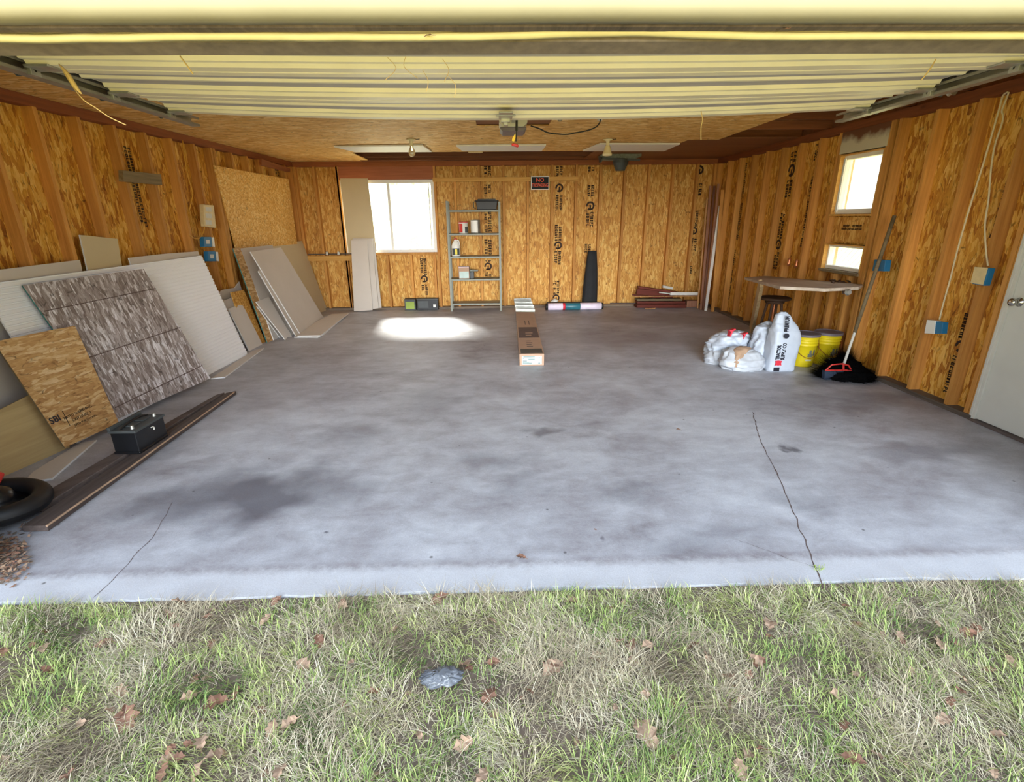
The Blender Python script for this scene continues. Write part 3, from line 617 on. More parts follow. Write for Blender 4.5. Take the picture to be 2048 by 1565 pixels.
# hinges and rollers at both ends of each joint
for yj in YS[1:]:
    for xs_, sg in ((DX0, -1), (DX1, 1)):
        b = MB(); yj2 = yj-.03; zz = ZD-.04-sag(xs_, yj2)
        b.box((xs_-.01 if sg < 0 else xs_-.11, yj2-.06, zz-.012), (xs_+.11 if sg < 0 else xs_+.01, yj2+.045, zz)); b.box((min(xs_, xs_+sg*.03), yj2-.03, zz-.04), (max(xs_, xs_+sg*.03), yj2+.03, zz))
        h = b.build('hinge', 'galv', parent=gd, bevel=.003)
        b = MB(); b.tube([(xs_, yj2, zz-.018), (xs_+sg*.10, yj2, zz-.018)], .006, 8); M4 = Matrix.Rotation(math.pi/2, 4, 'Y')
        b.lathe([(.004, -.006), (.022, -.006), (.022, .006), (.004, .006)], (xs_+sg*.09, yj2, zz-.018), 16, M4); b.build('roller', 'dark_grey', parent=h)
# centre bracket, arm and the label
zz = ZD-.04-sag(.06, 4.05); b = MB(); b.box((0.02, 3.80, zz-.010), (.115, 4.04, zz)); b.box((.035, 4.01, zz-.03), (.10, 4.05, zz)); b.box((.055, 4.04, zz-.045), (.085, 4.11, zz-.02)); b.box((.0, 3.88, zz-.014), (.135, 3.90, zz-.006))
br = b.build('operator_bracket', 'galv', parent=gd, bevel=.003)
b = MB(); b.tube([(.072, 4.11, zz-.045), (.072, 4.12, zz-.015), (.06, 4.13, zz+.005)], .004, 8); b.build('pin', 'chrome', parent=br)
b = MB(); zl = ZD-.0075-sag(-.15, 3.77); b.box((-.24, 3.74, zl), (-.09, 3.80, zl+.002)); b.build('label_plate', 'dirty_white', parent=gd)

def track(xc, sg, label):
    t = thing('door_track', (xc, 3.2, 2.23), label, 'door track', 'horizontal tracks of the garage door')
    zt_ = ZD-.045; b = MB(); y0, y1 = 2.35, 4.46
    def path(off): 
        p = [(xc, y1, zt_+off)]
        for a in np.linspace(0, 80, 10): p.append((xc, y0-.32*math.sin(math.radians(a)), zt_-.32*(1-math.cos(math.radians(a)))+off))
        return p
    ze = zt_+rise(y1)
    for dx_, dz_, w_, h_ in ((0, -.0295, .064, .003), (0, .0295, .064, .003), (sg*.031, 0, .003, .058), (-sg*.031, -.022, .003, .014), (-sg*.031, .022, .003, .014)): b.bar((xc+dx_, y0, zt_+dz_), (xc+dx_, y1, ze+dz_), w_, h_)
    b.build('rail', 'track', parent=t)
    b = MB(); pp = path(0)[1:]
    for p, q in zip(pp[:-1], pp[1:]): b.bar(p, q, .062, .004, up=(0, 0, 1)); b.bar((p[0]+sg*.031, p[1], p[2]), (q[0]+sg*.031, q[1], q[2]), .003, .055)
    b.build('curve', 'track', parent=t)
    b = MB(); b.bar((xc+sg*.05, 2.6, ZC-.012), (xc+sg*.05, 4.3, ZC-.012), .05, .004); b.bar((xc+sg*.05, 2.6, ZC-.03), (xc+sg*.05, 4.3, ZC-.03), .004, .04)
    for y in (3.0, 4.25): b.bar((xc+sg*.05, y, zt_+.03), (xc+sg*.05, y, ZC-.01), .03, .004, up=(0, 1, 0))
    b.build('hanger', 'galv', parent=t)
    return t
track(DX0-.05, -1, 'galvanised horizontal door track on the left, above the OSB wall side')
tr_ = track(DX1+.05, 1, 'galvanised horizontal door track on the right, with pulley wheel near the window')
# extension spring pulley beside the right track
pc = H(1905, 176, 0, DX1+.20); pu = thing('spring_pulley', pc, 'small round metal pulley wheel hanging beside the right door track', 'pulley')
b = MB(); M4 = Matrix.Rotation(math.pi/2, 4, 'X') @ Matrix.Rotation(.4, 4, 'Y'); b.lathe([(.008, -.014), (.045, -.014), (.038, -.004), (.038, .004), (.045, .014), (.008, .014)], pc, 24, M4); b.build('wheel', 'galv', parent=pu)
b = MB(); b.tube([pc+V((0, -.03, 0)), pc+V((0, .03, 0))], .012, 10); b.box(tuple(pc+V((-.012, -.03, 0))), tuple(pc+V((.012, -.026, .12)))); b.box(tuple(pc+V((-.012, .026, 0))), tuple(pc+V((.012, .03, .12)))); b.build('fork', 'track', parent=pu)
b = MB(); b.tube([(DX1+.24, 2.5, 2.36), (DX1+.24, 3.9, 2.36)], .022, 12); o = b.build('extension_spring', 'dark_grey', origin=(DX1+.24, 3.2, 2.33)); tag(o, 'long dark extension spring above the right door track', 'spring')
b = MB(); b.tube([(DX0-.24, 2.7, 2.37), (DX0-.24, 4.0, 2.37)], .022, 12); o = b.build('extension_spring', 'dark_grey', origin=(DX0-.24, 3.3, 2.34)); tag(o, 'long dark extension spring above the left door track', 'spring')

# ------------------------------------------------------------------ opener and its cord
yo = 5.05; A = H(998, 240, 1, yo); Bq = H(1055, 262, 1, yo)
op = thing('garage_door_opener', ((A.x+Bq.x)/2, yo+.15, ZC-.05), 'pale grey boxy garage door opener motor hanging behind the raised door', 'garage door opener')
cx = (A.x+Bq.x)/2; hw = (Bq.x-A.x)/2; z0 = Bq.z
def oct_(w, z0, z1, c): return [(-w, z1), (-w, z0+c), (-w+c, z0), (w-c, z0), (w, z0+c), (w, z1)]
b = MB(); b.prism([(cx+x, yo, z) for x, z in oct_(hw, z0+.035, ZC-.06, .035)], (0, .30, 0)); b.build('motor_housing', 'opener', parent=op, bevel=.006)
b = MB(); b.prism([(cx+x, yo+.006, z) for x, z in oct_(hw-.008, z0, z0+.034, .022)], (0, .28, 0)); b.build('light_cover', 'grey_plastic', parent=op, bevel=.006)
b = MB(); b.box((cx-.015, 2.2, ZC-.10), (cx+.015, yo, ZC-.075)); b.build('rail', 'galv', parent=op)
for xh in (cx-hw, cx+hw-.02): b = MB(); b.box((xh, yo+.05, ZC-.06), (xh+.02, yo+.08, ZC+.0)); b.build('hanger', 'galv', parent=op)
yr = 4.26; p0 = H(1034, 236, 1, yr); p1 = H(1033, 262, 1, yr); p2 = H(1032, 283, 1, yr)
rh = thing('release_cord', p1, 'red pull handle with a yellow tag on the dark opener release cord', 'release handle')
b = MB(); b.tube([p0+V((0, 0, .12)), p1], .009, 8); b.tube([p1, p2], .004, 8); b.build('cord', 'black', parent=rh)
c = H(1030, 291, 1, yr); b = MB(); b.tube([c+V((-.026, 0, .004)), c+V((-.015, 0, .006)), c+V((.015, 0, -.001)), c+V((.026, 0, -.008))], [.008, .0115, .0115, .008], 12); b.build('handle', 'red', parent=rh, smooth=True)
c = H(1027, 276, 1, yr); b = MB(); b.prism([c+V(q) for q in ((-.012, 0, -.02), (.004, 0, -.026), (.014, 0, .0), (.016, 0, .03), (.006, 0, .02), (-.008, 0, .0))], (0, .002, 0)); b.build('tag', 'yellow_tag', parent=rh)
cp = [H(1062, 252, 1, 5.2)]+[H(x, y, 1, 5.3) for x, y in ((1080, 258), (1098, 266), (1130, 269), (1150, 266), (1175, 261), (1192, 254), (1200, 244), (1200, 237))]
b = MB()
def smooth_path(P, n=6):
    o = []
    for i in range(len(P)-1):
        a, p, q, r = P[max(i-1, 0)], P[i], P[i+1], P[min(i+2, len(P)-1)]
        for j in range(n):
            t = j/n; o.append(.5*((2*p)+(q-a)*t+(2*a-5*p+4*q-r)*t*t+(3*p-a-3*q+r)*t**3))
    return o+[P[-1]]
b.tube(smooth_path(cp), .006, 8); tag(b.build('power_cord', 'black', smooth=True), 'thin black cord looping from the opener to a ceiling outlet', 'cord')
c = H(1200, 234, 2, ZC-.004); b = MB(); b.lathe([(.055, -.003), (.055, .003)], c, 20); b.box(tuple(c+V((-.02, -.02, -.03))), tuple(c+V((.02, .02, -.003)))); tag(b.build('ceiling_outlet', 'dirty_white', origin=c), 'small round outlet on the ceiling, right of the opener cord', 'outlet')
c = H(1120, 238, 2, ZC-.004); b = MB(); b.lathe([(.05, -.002), (.05, .003)], c, 20); b.lathe([(.02, -.02), (.02, -.002)], c, 12); tag(b.build('ceiling_junction_box', 'galv', origin=c), 'small round metal junction cover on the ceiling right of the opener', 'junction box')

# ------------------------------------------------------------------ ceiling lamps, white panels, hanging can
def lampholder(c, nm, lab, bulb=True):
    t = thing('ceiling_lampholder', c, lab, 'ceiling lamp')
    b = MB(); b.lathe([(.02, 0), (.055, -.002), (.058, -.01), (.03, -.018), (.021, -.03), (.021, -.06), (.024, -.075)][::-1], c, 24); b.build('base', 'porcelain', parent=t, smooth=True)
    if bulb:
        b = MB(); b.lathe([(.018, -.072), (.02, -.09), (.036, -.125), (.042, -.15), (.036, -.175), (.018, -.19), (.002, -.193)][::-1], c, 24); b.build('bulb', 'bulb_glass', parent=t, smooth=True)
    else:
        b = MB(); b.lathe([(.02, -.07), (.032, -.085), (.042, -.12), (.052, -.16), (.058, -.165), (.056, -.185), (.03, -.19)][::-1], c, 24); b.build('shade', 'porcelain', parent=t, smooth=True)
    b = MB(); b.tube([c+V((.04, 0, -.003)), c+V((.07, 0, -.006)), c+V((.10, .01, .0))], .004, 6); b.build('wire', 'black', parent=t); return t
lampholder(H(822, 278, 2, ZC-.002), 0, 'clear glass bulb in a round ceiling lampholder, left of the opener')
lampholder(H(1216, 278, 2, ZC-.002), 1, 'cream cone-shaped ceiling lamp, right, above the hanging black can', False)
zp = ZC-.022
def cpanel(q, lab, g='white panels laid against the ceiling'):
    pts = [H(x, y, 2, zp) for x, y in q]; t = sheet('ceiling_panel', 'white', pts, .018, lab, 'ceiling panel', group=None, hint=(0, 7, 0)); return t
cpanel(((668, 294.5), (846, 292), (864, 304.5), (712, 305)), 'leftmost white ceiling panel, next to the clear bulb')
cpanel(((912, 292.5), (1092, 291.5), (1083, 303), (925, 303)), 'middle white ceiling panel, behind the red handle')
cpanel(((1200, 289), (1360, 289), (1328, 303), (1165, 303)), 'rightmost white ceiling panel, above the hanging black can')
b = MB()
for i in range(6): A = H(938+i*4, 304.5, 2, ZC-.03); b.box(tuple(A+V((0, 0, -.004))), tuple(A+V((.016, .10, .0))))
b.box(tuple(H(936, 304, 2, ZC-.028)), tuple(H(936, 304, 2, ZC-.028)+V((.2, .12, .004)))); tag(b.build('vent_grille', 'beige_box'), 'small pale slotted grille at the edge of the middle ceiling panel', 'vent')
yc = 8.45; cc = H(1240, 312, 1, yc)
hc = thing('hanging_can_light', cc, 'black tapered can hanging from a dark metal bracket at the ceiling', 'lamp')
p0_, p1_ = H(1201, 317, 1, yc), H(1284, 303, 1, yc)
b = MB(); b.prism([H(x, y, 1, yc-.06) for x, y in ((1201, 310), (1218, 304), (1284, 302), (1283, 313), (1262, 320), (1203, 320))], (0, .2, 0)); b.build('bracket', 'fibre', parent=hc, bevel=.004)
b = MB(); b.bar(H(1202, 317, 1, yc-.07), H(1280, 320, 1, yc-.07), .02, .03); b.box(tuple(H(1201, 324, 1, yc-.08)), tuple(H(1204, 314, 1, yc-.06)+V((0, .1, 0)))); b.box(tuple(H(1240, 324, 1, yc-.05)), tuple(H(1248, 319, 1, yc+.05))); b.build('crossbar', 'dark_grey', parent=hc)
r0 = (H(1257, 320, 1, yc).x-H(1227, 320, 1, yc).x)/2; r1 = (H(1250, 341, 1, yc).x-H(1231, 341, 1, yc).x)/2; zt0, zt1 = H(1241, 319, 1, yc).z, H(1241, 342, 1, yc).z; cx_ = H(1241, 330, 1, yc).x
b = MB(); b.lathe([(r1*.9, zt1), (r1, zt1+.004), (r1*1.02, zt1+.02), (r1*1.04, zt1+.021), (r0*.97, zt0-.06), (r0, zt0-.05), (r0, zt0), (r0*.7, zt0+.01)], (cx_, yc, 0), 28); b.build('can', 'dark_grey', parent=hc, smooth=False)

# ================================================================== WINDOWS AND SIDE DOOR
def window(name, O, X, Nn, w, h, mull, fw=.045, depth=-.07, mat='white'):
    O, X, Nn = V(O), V(X), V(Nn); t = thing(name, O, kind='structure'); Z = V((0, 0, 1))
    def fr(u0, u1, z0, z1, d0, d1, nm, m): 
        b = MB(); b.prism([O+X*u0+Z*z0+Nn*d0, O+X*u1+Z*z0+Nn*d0, O+X*u1+Z*z1+Nn*d0, O+X*u0+Z*z1+Nn*d0], Nn*(d1-d0)); return b
    f = MB()
    for u0, u1, z0, z1 in ((0, fw, 0, h), (w-fw, w, 0, h), (fw, w-fw, 0, fw), (fw, w-fw, h-fw, h)): q = fr(u0, u1, z0, z1, depth-.03, depth+.04, '', ''); f.add(q.v, q.f)
    fo = f.build('frame', mat, parent=t, bevel=.003)
    cells = [fw]+list(mull)+[w-fw]
    for m in mull: q = fr(m-.022, m+.022, fw, h-fw, depth-.012, depth+.02, '', ''); q.build('mullion', mat, parent=t, bevel=.002)
    for a, c in zip(cells[:-1], cells[1:]): q = fr(a, c, fw, h-fw, depth-.003, depth+.001, '', ''); q.build('pane', 'pane', parent=t)
    return t
w1 = window('window_1', (WBX0, YB, wz0), (1, 0, 0), (0, -1, 0), WBX1-WBX0, wz1-wz0, [H(781, 430, 1, YB+.07).x-WBX0], .055)
b = MB(); 
for x0_, x1_, z0_, z1_ in ((WBX1-.10, WBX1-.085, wz0+.06, wz1-.06),): b.box((x0_, YB+.045, z0_), (x1_, YB+.05, z1_))
b.build('sash_track', 'dirty_white', parent=w1)
w2 = window('window_2', (XR, YB-RW0, rz[0]), (0, -1, 0), (-1, 0, 0), RW1-RW0, rz[1]-rz[0], [], .05, -.085)
w3 = window('window_3', (XR, YB-RW0, rz[2]), (0, -1, 0), (-1, 0, 0), RW1-RW0, rz[3]-rz[2], [], .035, -.085)
for t in (w2, w3):
    z0_, z1_ = (rz[0], rz[1]) if t is w2 else (rz[2], rz[3]); b = MB(); y1_, y0_ = YB-RW0, YB-RW1
    b.box((XR-.002, y1_-.012, z0_), (XR+.16, y1_, z1_)); b.box((XR-.002, y0_, z0_), (XR+.16, y0_+.012, z1_)); b.box((XR, y0_+.012, z1_-.012), (XR+.16, y1_-.012, z1_)); b.build('jamb_liner', 'ledger', parent=t)
b = MB(); b.box((XR-.0, YB-RW0-.10, rz[0]+.02), (XR+.012, YB-RW0-.07, rz[1]-.04)); b.build('sash_track', 'white', parent=w2)
d1 = thing('door_1', (XR+.03, YB-DR0, 0), kind='structure'); y1_, y0_ = YB-DR0, YB-DR1
b = MB(); b.box((XR+.005, y0_+.025, .025), (XR+.045, y1_-.025, 2.04)); dl = b.build('door_panel', 'door_white', parent=d1, bevel=.003)
b = MB(); b.box((XR-.006, y1_-.024, .0), (XR+.10, y1_, 2.06)); b.box((XR-.006, y0_, 0), (XR+.10, y0_+.024, 2.06)); b.box((XR-.006, y0_, 2.04), (XR+.1, y1_, 2.06)); b.box((XR-.01, y1_+.0, .0), (XR+.0, y1_+.02, 2.06)); b.build('jamb', 'dirty_white', parent=d1)
kc = V((XR+.005, YB-DR0-.085, HR(2028, 603).z)); Mx = Matrix.Rotation(-math.pi/2, 4, 'Y')
b = MB(); b.lathe([(.032, 0), (.032, .006), (.014, .012), (.012, .03), (.024, .04), (.029, .055), (.024, .068), (.008, .072)], kc, 24, Mx); b.build('door_knob', 'chrome', parent=d1, smooth=True)
b = MB(); b.box((XR-.02, y0_, .0), (XR+.09, y1_, .02)); b.build('threshold', 'dark_plank', parent=d1)

# ================================================================== LEFT WALL: SHEETS LEANING AND LYING
nL = V((1, -.0244, 0)).normalized()
pn = [HL(x, y, .002) for x, y in ((428, 331), (582, 360), (612, 500), (604, 560), (500, 560))]
sheet('wall_mounted_osb_sheet', 'osb_panel', [HL(428, 331, .012), HL(577, 358.5, .012), HL(604, 556, .012), HL(484, 545, .012)], .011, 'clean golden OSB sheet nailed high on the left wall near the corner', 'OSB sheet')
# drywall far back (behind everything)
def back_sheet(nm, mat, y0, y1, zt, xb, xt, label, cat='drywall sheet', side='gypsum', th=.0125):
    o = -(.0244*(YB-(y0+y1)/2)); pts = [V((xb, y0, 0)), V((xb, y1, 0)), V((xt, y1, zt)), V((xt, y0, zt))]; return sheet(nm, mat, pts, th, label, cat, side)
PA = (V((-3.39, 3, 0)), V((1.2, 0, .06)).normalized())
sheet('drywall_sheet', 'drywall', pxs(PA, (-130, 556), (160, 520), (185, 640), (188, 800), (-130, 950)), .0125, 'large grey drywall sheet at the far left, behind the white ribbed panel', 'drywall sheet', 'gypsum')
PA2 = (V((-3.39, 3, 0)), V((1.2, 0, .055)).normalized()); PA3 = (V((-3.355, 5, 0)), V((1.2, 0, .055)).normalized())
sheet('drywall_offcut', 'drywall_warm', pxs(PA2, (160, 470), (235, 478), (262, 640), (198, 640)), .0125, 'tallest drywall offcut sticking up behind the white ribbed panel', 'drywall offcut', 'gypsum')
sheet('drywall_offcut', 'drywall', pxs(PA3, (258, 516), (328, 508), (396, 503), (450, 640), (300, 650)), .0125, 'low drywall strip peeking over the right half of the white ribbed panel', 'drywall offcut', 'gypsum')
# white ribbed panel
PE = (V((-3.06, 6.0, 0)), V((.02, 1, 0)).cross(V((-.27, 0, 1))).normalized())
A_, B_, C_, D_ = pxs(PE, (497, 711), (398, 512), (-50, 552), (46, 700))
n_ = (B_-A_).cross(C_-A_).normalized(); n_ = n_ if n_.dot(CP-A_) > 0 else -n_
xd = V((0, -1, 0)); xd = (xd-n_*xd.dot(n_)).normalized(); M0 = frame(A_, xd, n_); inv = M0.inverted(); Bl = inv @ B_; Dl = inv @ C_
Lx = abs((inv @ D_).x)+.02; Hy = abs(Bl.y); sgn = 1 if Bl.y > 0 else -1; b = MB()
rows_ = []; nr = 34
for i in range(nr):
    y0 = Hy*i/nr; y1 = Hy*(i+1)/nr; rows_ += [(y0, 0), (y1-.015, 0), (y1-.012, -.007), (y1-.003, -.007)]
rows_.append((Hy, 0)); m = len(rows_)
for x_ in (0, Lx):
    for y_, z_ in rows_: b.v.append(V((x_+(Bl.x if False else 0), sgn*y_, z_)))
for i in range(m-1): b.f.append((i, m+i, m+i+1, i+1)); b.mi.append(0)
o_ = len(b.v); b.v += [V((0, 0, -.012)), V((Lx, 0, -.012)), V((Lx, sgn*Hy, -.012)), V((0, sgn*Hy, -.012))]
b.f += [(o_, o_+1, o_+2, o_+3), tuple(range(m))+(o_+3, o_), tuple(range(m, 2*m))+(o_+2, o_+1), (0, m, o_+1, o_), (m-1, 2*m-1, o_+2, o_+3)]; b.mi += [0]*5
me = bpy.data.meshes.new('ribbed_panel'); me.from_pydata([tuple(p) for p in b.v], [], b.f); me.materials.append(M['bead']); me.update()
ob = bpy.data.objects.new('ribbed_panel', me); COL.objects.link(ob); ob.matrix_world = M0; tag(ob, 'large white panel with fine horizontal ribs leaning on the left wall', 'wall panel')
# plywood, stamped OSB, grey OSB in front
PP = pfl((0, 957), (125, 902), .22); sheet('plywood_sheet', 'ply', pxs(PP, (-60, 985), (140, 895), (80, 780), (-60, 850)), .018, 'yellowish plywood piece low in the left foreground, behind the stamped OSB', 'plywood sheet', 'ply')
PO = pfl((130, 896), (238, 846), .265, .055); so = sheet('stamped_osb_sheet', 'osb_tan', pxs(PO, (130, 896), (238, 846), (150, 652), (105, 660), (-12, 684)), .012, 'tan OSB sheet with black mill print leaning left of the grey OSB', 'OSB sheet', 'grey_wood')
ct = PL(112, 842, *PO); nO = PO[1] if PO[1].dot(CP-ct) > 0 else -PO[1]; xdir = (PL(190, 808, *PO)-PL(98, 850, *PO)).normalized()
text('stamp_text', 'SBI', 'bag_ink', PL(110, 840, *PO)+nO*.001, xdir, nO, .062, so, .0008, bold=.0012)
for (px, py), s_, sz in (((150, 828), 'RATED SHEATHING', .026), ((160, 822), '24/16', .026), ((158, 836), 'EXPOSURE 1', .028), ((165, 844), 'SIZED FOR SPACING', .02)):
    text('stamp_text', s_, 'ink_print', PL(px+6, py-3, *PO)+nO*.001, xdir, nO, sz, so, .0008)
b = MB(); 
pa, pb = PL(124, 822, *PO), PL(140, 852, *PO); b.bar(pa+nO*.001, pb+nO*.001, .004, .0012, up=nO); b.build('stamp_line', 'ink_print', parent=so)
PG = pfl((232, 840), (420, 757), .285, .055); sg_ = sheet('grey_osb_sheet', 'osb_grey', pxs(PG, (232, 840), (421, 757), (287, 538), (45, 571)), .012, 'large weathered grey OSB sheet with dark snap lines, green painted edge', 'OSB sheet', 'teal')
nG = PG[1] if PG[1].dot(CP-PG[0]) > 0 else -PG[1]
for (a, c) in (((88, 623), (312, 577)), ((158, 722), (361, 655)), ((230, 816), (405, 731))):
    P_, Q_ = PL(*a, *PG), PL(*c, *PG); nseg = 26; b = MB()
    for i in range(nseg):
        u = P_.lerp(Q_, i/nseg); w_ = P_.lerp(Q_, (i+.93)/nseg); b.bar(u+nG*.0008, w_+nG*.0008, .006+.004*random.random(), .001, up=nG)
    b.build('snap_line', 'ink_brown', parent=sg_)
# far stack of drywall
def lean(nm, mat, b0, b1, ln, q, label, cat='drywall sheet', side='gypsum', th=.0125, z0=0): return sheet(nm, mat, pxs(pfl(b0, b1, ln, z0), *q), th, label, cat, side)
lean('drywall_sheet', 'drywall_warm', (560, 668), (655, 620), .21, ((552, 655), (655, 621), (604, 482), (480, 497)), 'widest drywall sheet, rearmost of the far stack by the corner')
lean('osb_sheet', 'osb_tan', (535, 686), (565, 672), .19, ((535, 686), (550, 680), (480, 495), (466, 497)), 'narrow OSB edge with green side, leftmost in the far stack', 'OSB sheet', 'teal')
lean('drywall_sheet', 'drywall', (548, 681), (590, 660), .21, ((548, 681), (600, 650), (545, 490), (482, 497)), 'grey drywall sheet just right of the green edged OSB in the far stack')
PF = pfl((601, 669), (647, 635), .25); PF2 = (PF[0]-V((.017, 0, 0)), PF[1]); sheet('drywall_sheet', 'drywall', pxs(PF2, (592, 672), (640, 640), (560, 500), (540, 510), (517, 543)), .0125, 'drywall sheet showing its white edge directly behind the foremost tall sheet', 'drywall sheet', 'gypsum')
lean('drywall_sheet', 'drywall', (601, 669), (647, 635), .25, ((601, 669), (647, 635), (562, 495), (501, 504)), 'foremost tall pale drywall sheet of the far stack', th=.0125)
lean('drywall_offcut', 'drywall', (559, 677), (577, 668), .20, ((561, 677), (580, 668), (545, 612), (514, 613)), 'narrow shaded drywall offcut behind the two short front ones', 'drywall offcut')
lean('drywall_offcut', 'drywall', (585, 671), (592, 668), .42, ((584, 671), (592, 668), (552, 604), (536, 601)), 'thin drywall strip wedged between short offcut and tall sheet', 'drywall offcut')
lean('drywall_offcut', 'drywall', (571, 680), (584, 674), .42, ((571, 680), (576, 674), (584, 674), (538, 594), (512, 604)), 'short drywall offcut leaning at the front of the far stack', 'drywall offcut')
lean('osb_offcut', 'osb_back', (500, 700), (531, 684), .21, ((500, 700), (531, 684), (488, 580), (462, 585)), 'dark OSB offcut standing between white panel and far drywall stack', 'OSB offcut', 'osb_back')
lean('drywall_offcut', 'drywall', (497, 699), (524, 687), .25, ((497, 699), (524, 687), (476, 591), (441, 604)), 'taller of two drywall offcuts beside the white ribbed panel', 'drywall offcut')
lean('drywall_offcut', 'drywall', (499, 702), (525, 689), .25, ((499, 702), (525, 689), (489, 617), (485, 611), (478, 610), (457, 618)), 'shorter drywall offcut standing in front beside the white ribbed panel', 'drywall offcut')
sheet('drywall_offcut', 'drywall', [HL(x, y, .03) for x, y in ((430, 592), (445, 580), (470, 576), (479, 564), (484, 582), (470, 600), (434, 612))], .0125, 'broken jagged drywall scrap against the left wall studs', 'drywall offcut', 'gypsum')
def flat(nm, q, label, z=.014, mat='drywall', cat='drywall scrap', th=.0125): return sheet(nm, mat, [H(x, y, 2, z) for x, y in q], th, label, cat, 'gypsum')
flat('drywall_scrap', ((595, 672), (641, 671), (697, 627), (664, 628), (630, 645)), 'drywall sheet lying flat on the floor under the far stack', .028)
flat('drywall_scrap', ((588, 674), (636, 674), (648, 668), (690, 632), (620, 650)), 'lower flat drywall sheet, just showing under the upper one', .014)
flat('drywall_scrap', ((46, 966), (104, 957), (193, 880), (160, 886), (66, 944)), 'pointed drywall scrap on the floor in front of the plywood')
flat('drywall_scrap', ((422, 757), (450, 754), (528, 696), (505, 702)), 'narrow drywall scrap on the floor at the foot of the white ribbed panel')
# planks
def plank(q, label, z=.036):
    return sheet('floor_plank', 'dark_plank', [H(x, y, 2, z) for x, y in q], .035, label, 'plank', bevel=.004)
plank(((42, 1053), (93, 1052), (472, 782), (452, 786)), 'dark weathered plank on the floor, the one nearer the middle of the garage')
plank(((62, 1000), (80, 1016), (449, 785), (432, 790)), 'dark weathered plank on the floor beside the leaning sheets')
b = MB(); ppts = [H(x, y, 2, .037) for x, y in ((92, 1053), (180, 991), (256, 938), (330, 884), (400, 834), (468, 785))]; b.tube([p+V((.004, 0, .001)) for p in smooth_path(ppts)], .006, 6)
tag(b.build('debris_line', 'dirt_tan'), 'line of straw and dirt along the outer edge of the dark plank', 'debris', kind='stuff')
# battery
zb = .038; A_, B_, C_ = H(236, 906, 2, zb), H(281, 908, 2, zb), H(336, 872, 2, zb)
xd = (C_-B_); xd.z = 0; L_ = xd.length; xd.normalize(); yd = V((-xd.y, xd.x, 0)); w_ = abs((A_-B_).dot(yd)); 
rr = ray(222, 858); tt = None
bt = thing('car_battery', (B_+C_)/2+yd*w_/2, 'dirty black car battery with top carry strap, standing on the dark planks', 'car battery')
Mb = Matrix(((xd.x, yd.x, 0, B_.x), (xd.y, yd.y, 0, B_.y), (0, 0, 1, zb), (0, 0, 0, 1))); hh = .165
b = MB(); b.box((0, 0, 0), (L_, w_, hh), 0, Mb); b.box((-.006, -.006, 0), (L_+.006, w_+.006, .018), 0, Mb); b.build('case', 'black_gloss', parent=bt, bevel=.006)
b = MB(); b.box((-.008, -.008, hh-.012), (L_+.008, w_+.008, hh+.006), 0, Mb); b.box((-.008, w_-.012, hh+.006), (L_+.008, w_+.008, hh+.03), 0, Mb)
for u in (.22, .55): b.box((L_*u, w_*.3, hh+.006), (L_*u+L_*.25, w_*.7, hh+.014), 0, Mb)
b.build('lid', 'dark_grey', parent=bt, bevel=.003)
b = MB()
for u in (.12, .88): b = MB(); b.lathe([(.013, 0), (.010, .022)], Mb @ V((L_*u, w_*.22, hh+.006)), 14); b.build('terminal', 'galv', parent=bt)
b = MB(); b.tube(smooth_path([Mb @ V((L_*.05, w_*.6, hh+.01)), Mb @ V((L_*.3, w_*.6, hh+.025)), Mb @ V((L_*.7, w_*.6, hh+.025)), Mb @ V((L_*.95, w_*.6, hh+.01))]), .006, 8); b.build('carry_strap', 'black', parent=bt)
b = MB(); c = Mb @ V((L_*.55, -.0075, hh*.72)); b.tube([c+xd*q+V((0, 0, z_)) for q, z_ in ((-.02, .012), (0, .012), (.012, 0), (.004, -.014))], .004, 6); b.build('latch', 'dirty_white', parent=bt)
# wheel lying flat at the left edge
wc_ = H(-16, 1008, 2, .09); wl = thing('rubber_wheel', (wc_.x, wc_.y, 0), 'black rubber wheel with domed hub lying flat at the left edge', 'wheel')
Mw = Matrix.Rotation(.10, 4, 'Y') @ Matrix.Rotation(-.06, 4, 'X'); R0, r0 = .205, .052; b = MB(); pr = [(R0+r0*math.cos(a)*.95, r0*math.sin(a)*1.0) for a in np.linspace(0, 2*math.pi, 22)]
b.lathe(pr, (wc_.x, wc_.y, .092), 56, Mw); b.f = b.f[:-2]; b.mi = b.mi[:-2]; b.build('tyre', 'black', parent=wl, smooth=True)
b = MB(); b.lathe([(.155, -.02), (.155, .0), (.10, .012), (.10, .035), (.085, .07), (.05, .09), (.01, .095)], (wc_.x, wc_.y, .085), 36, Mw); b.build('hub', 'black_gloss', parent=wl, smooth=True)
b = MB(); b.tube([(wc_.x-.02, wc_.y+.02, .13), (wc_.x-.05, wc_.y+.14, .19), (wc_.x-.30, wc_.y+.22, .22)], .018, 10); b.build('axle_bracket', 'red', parent=wl)
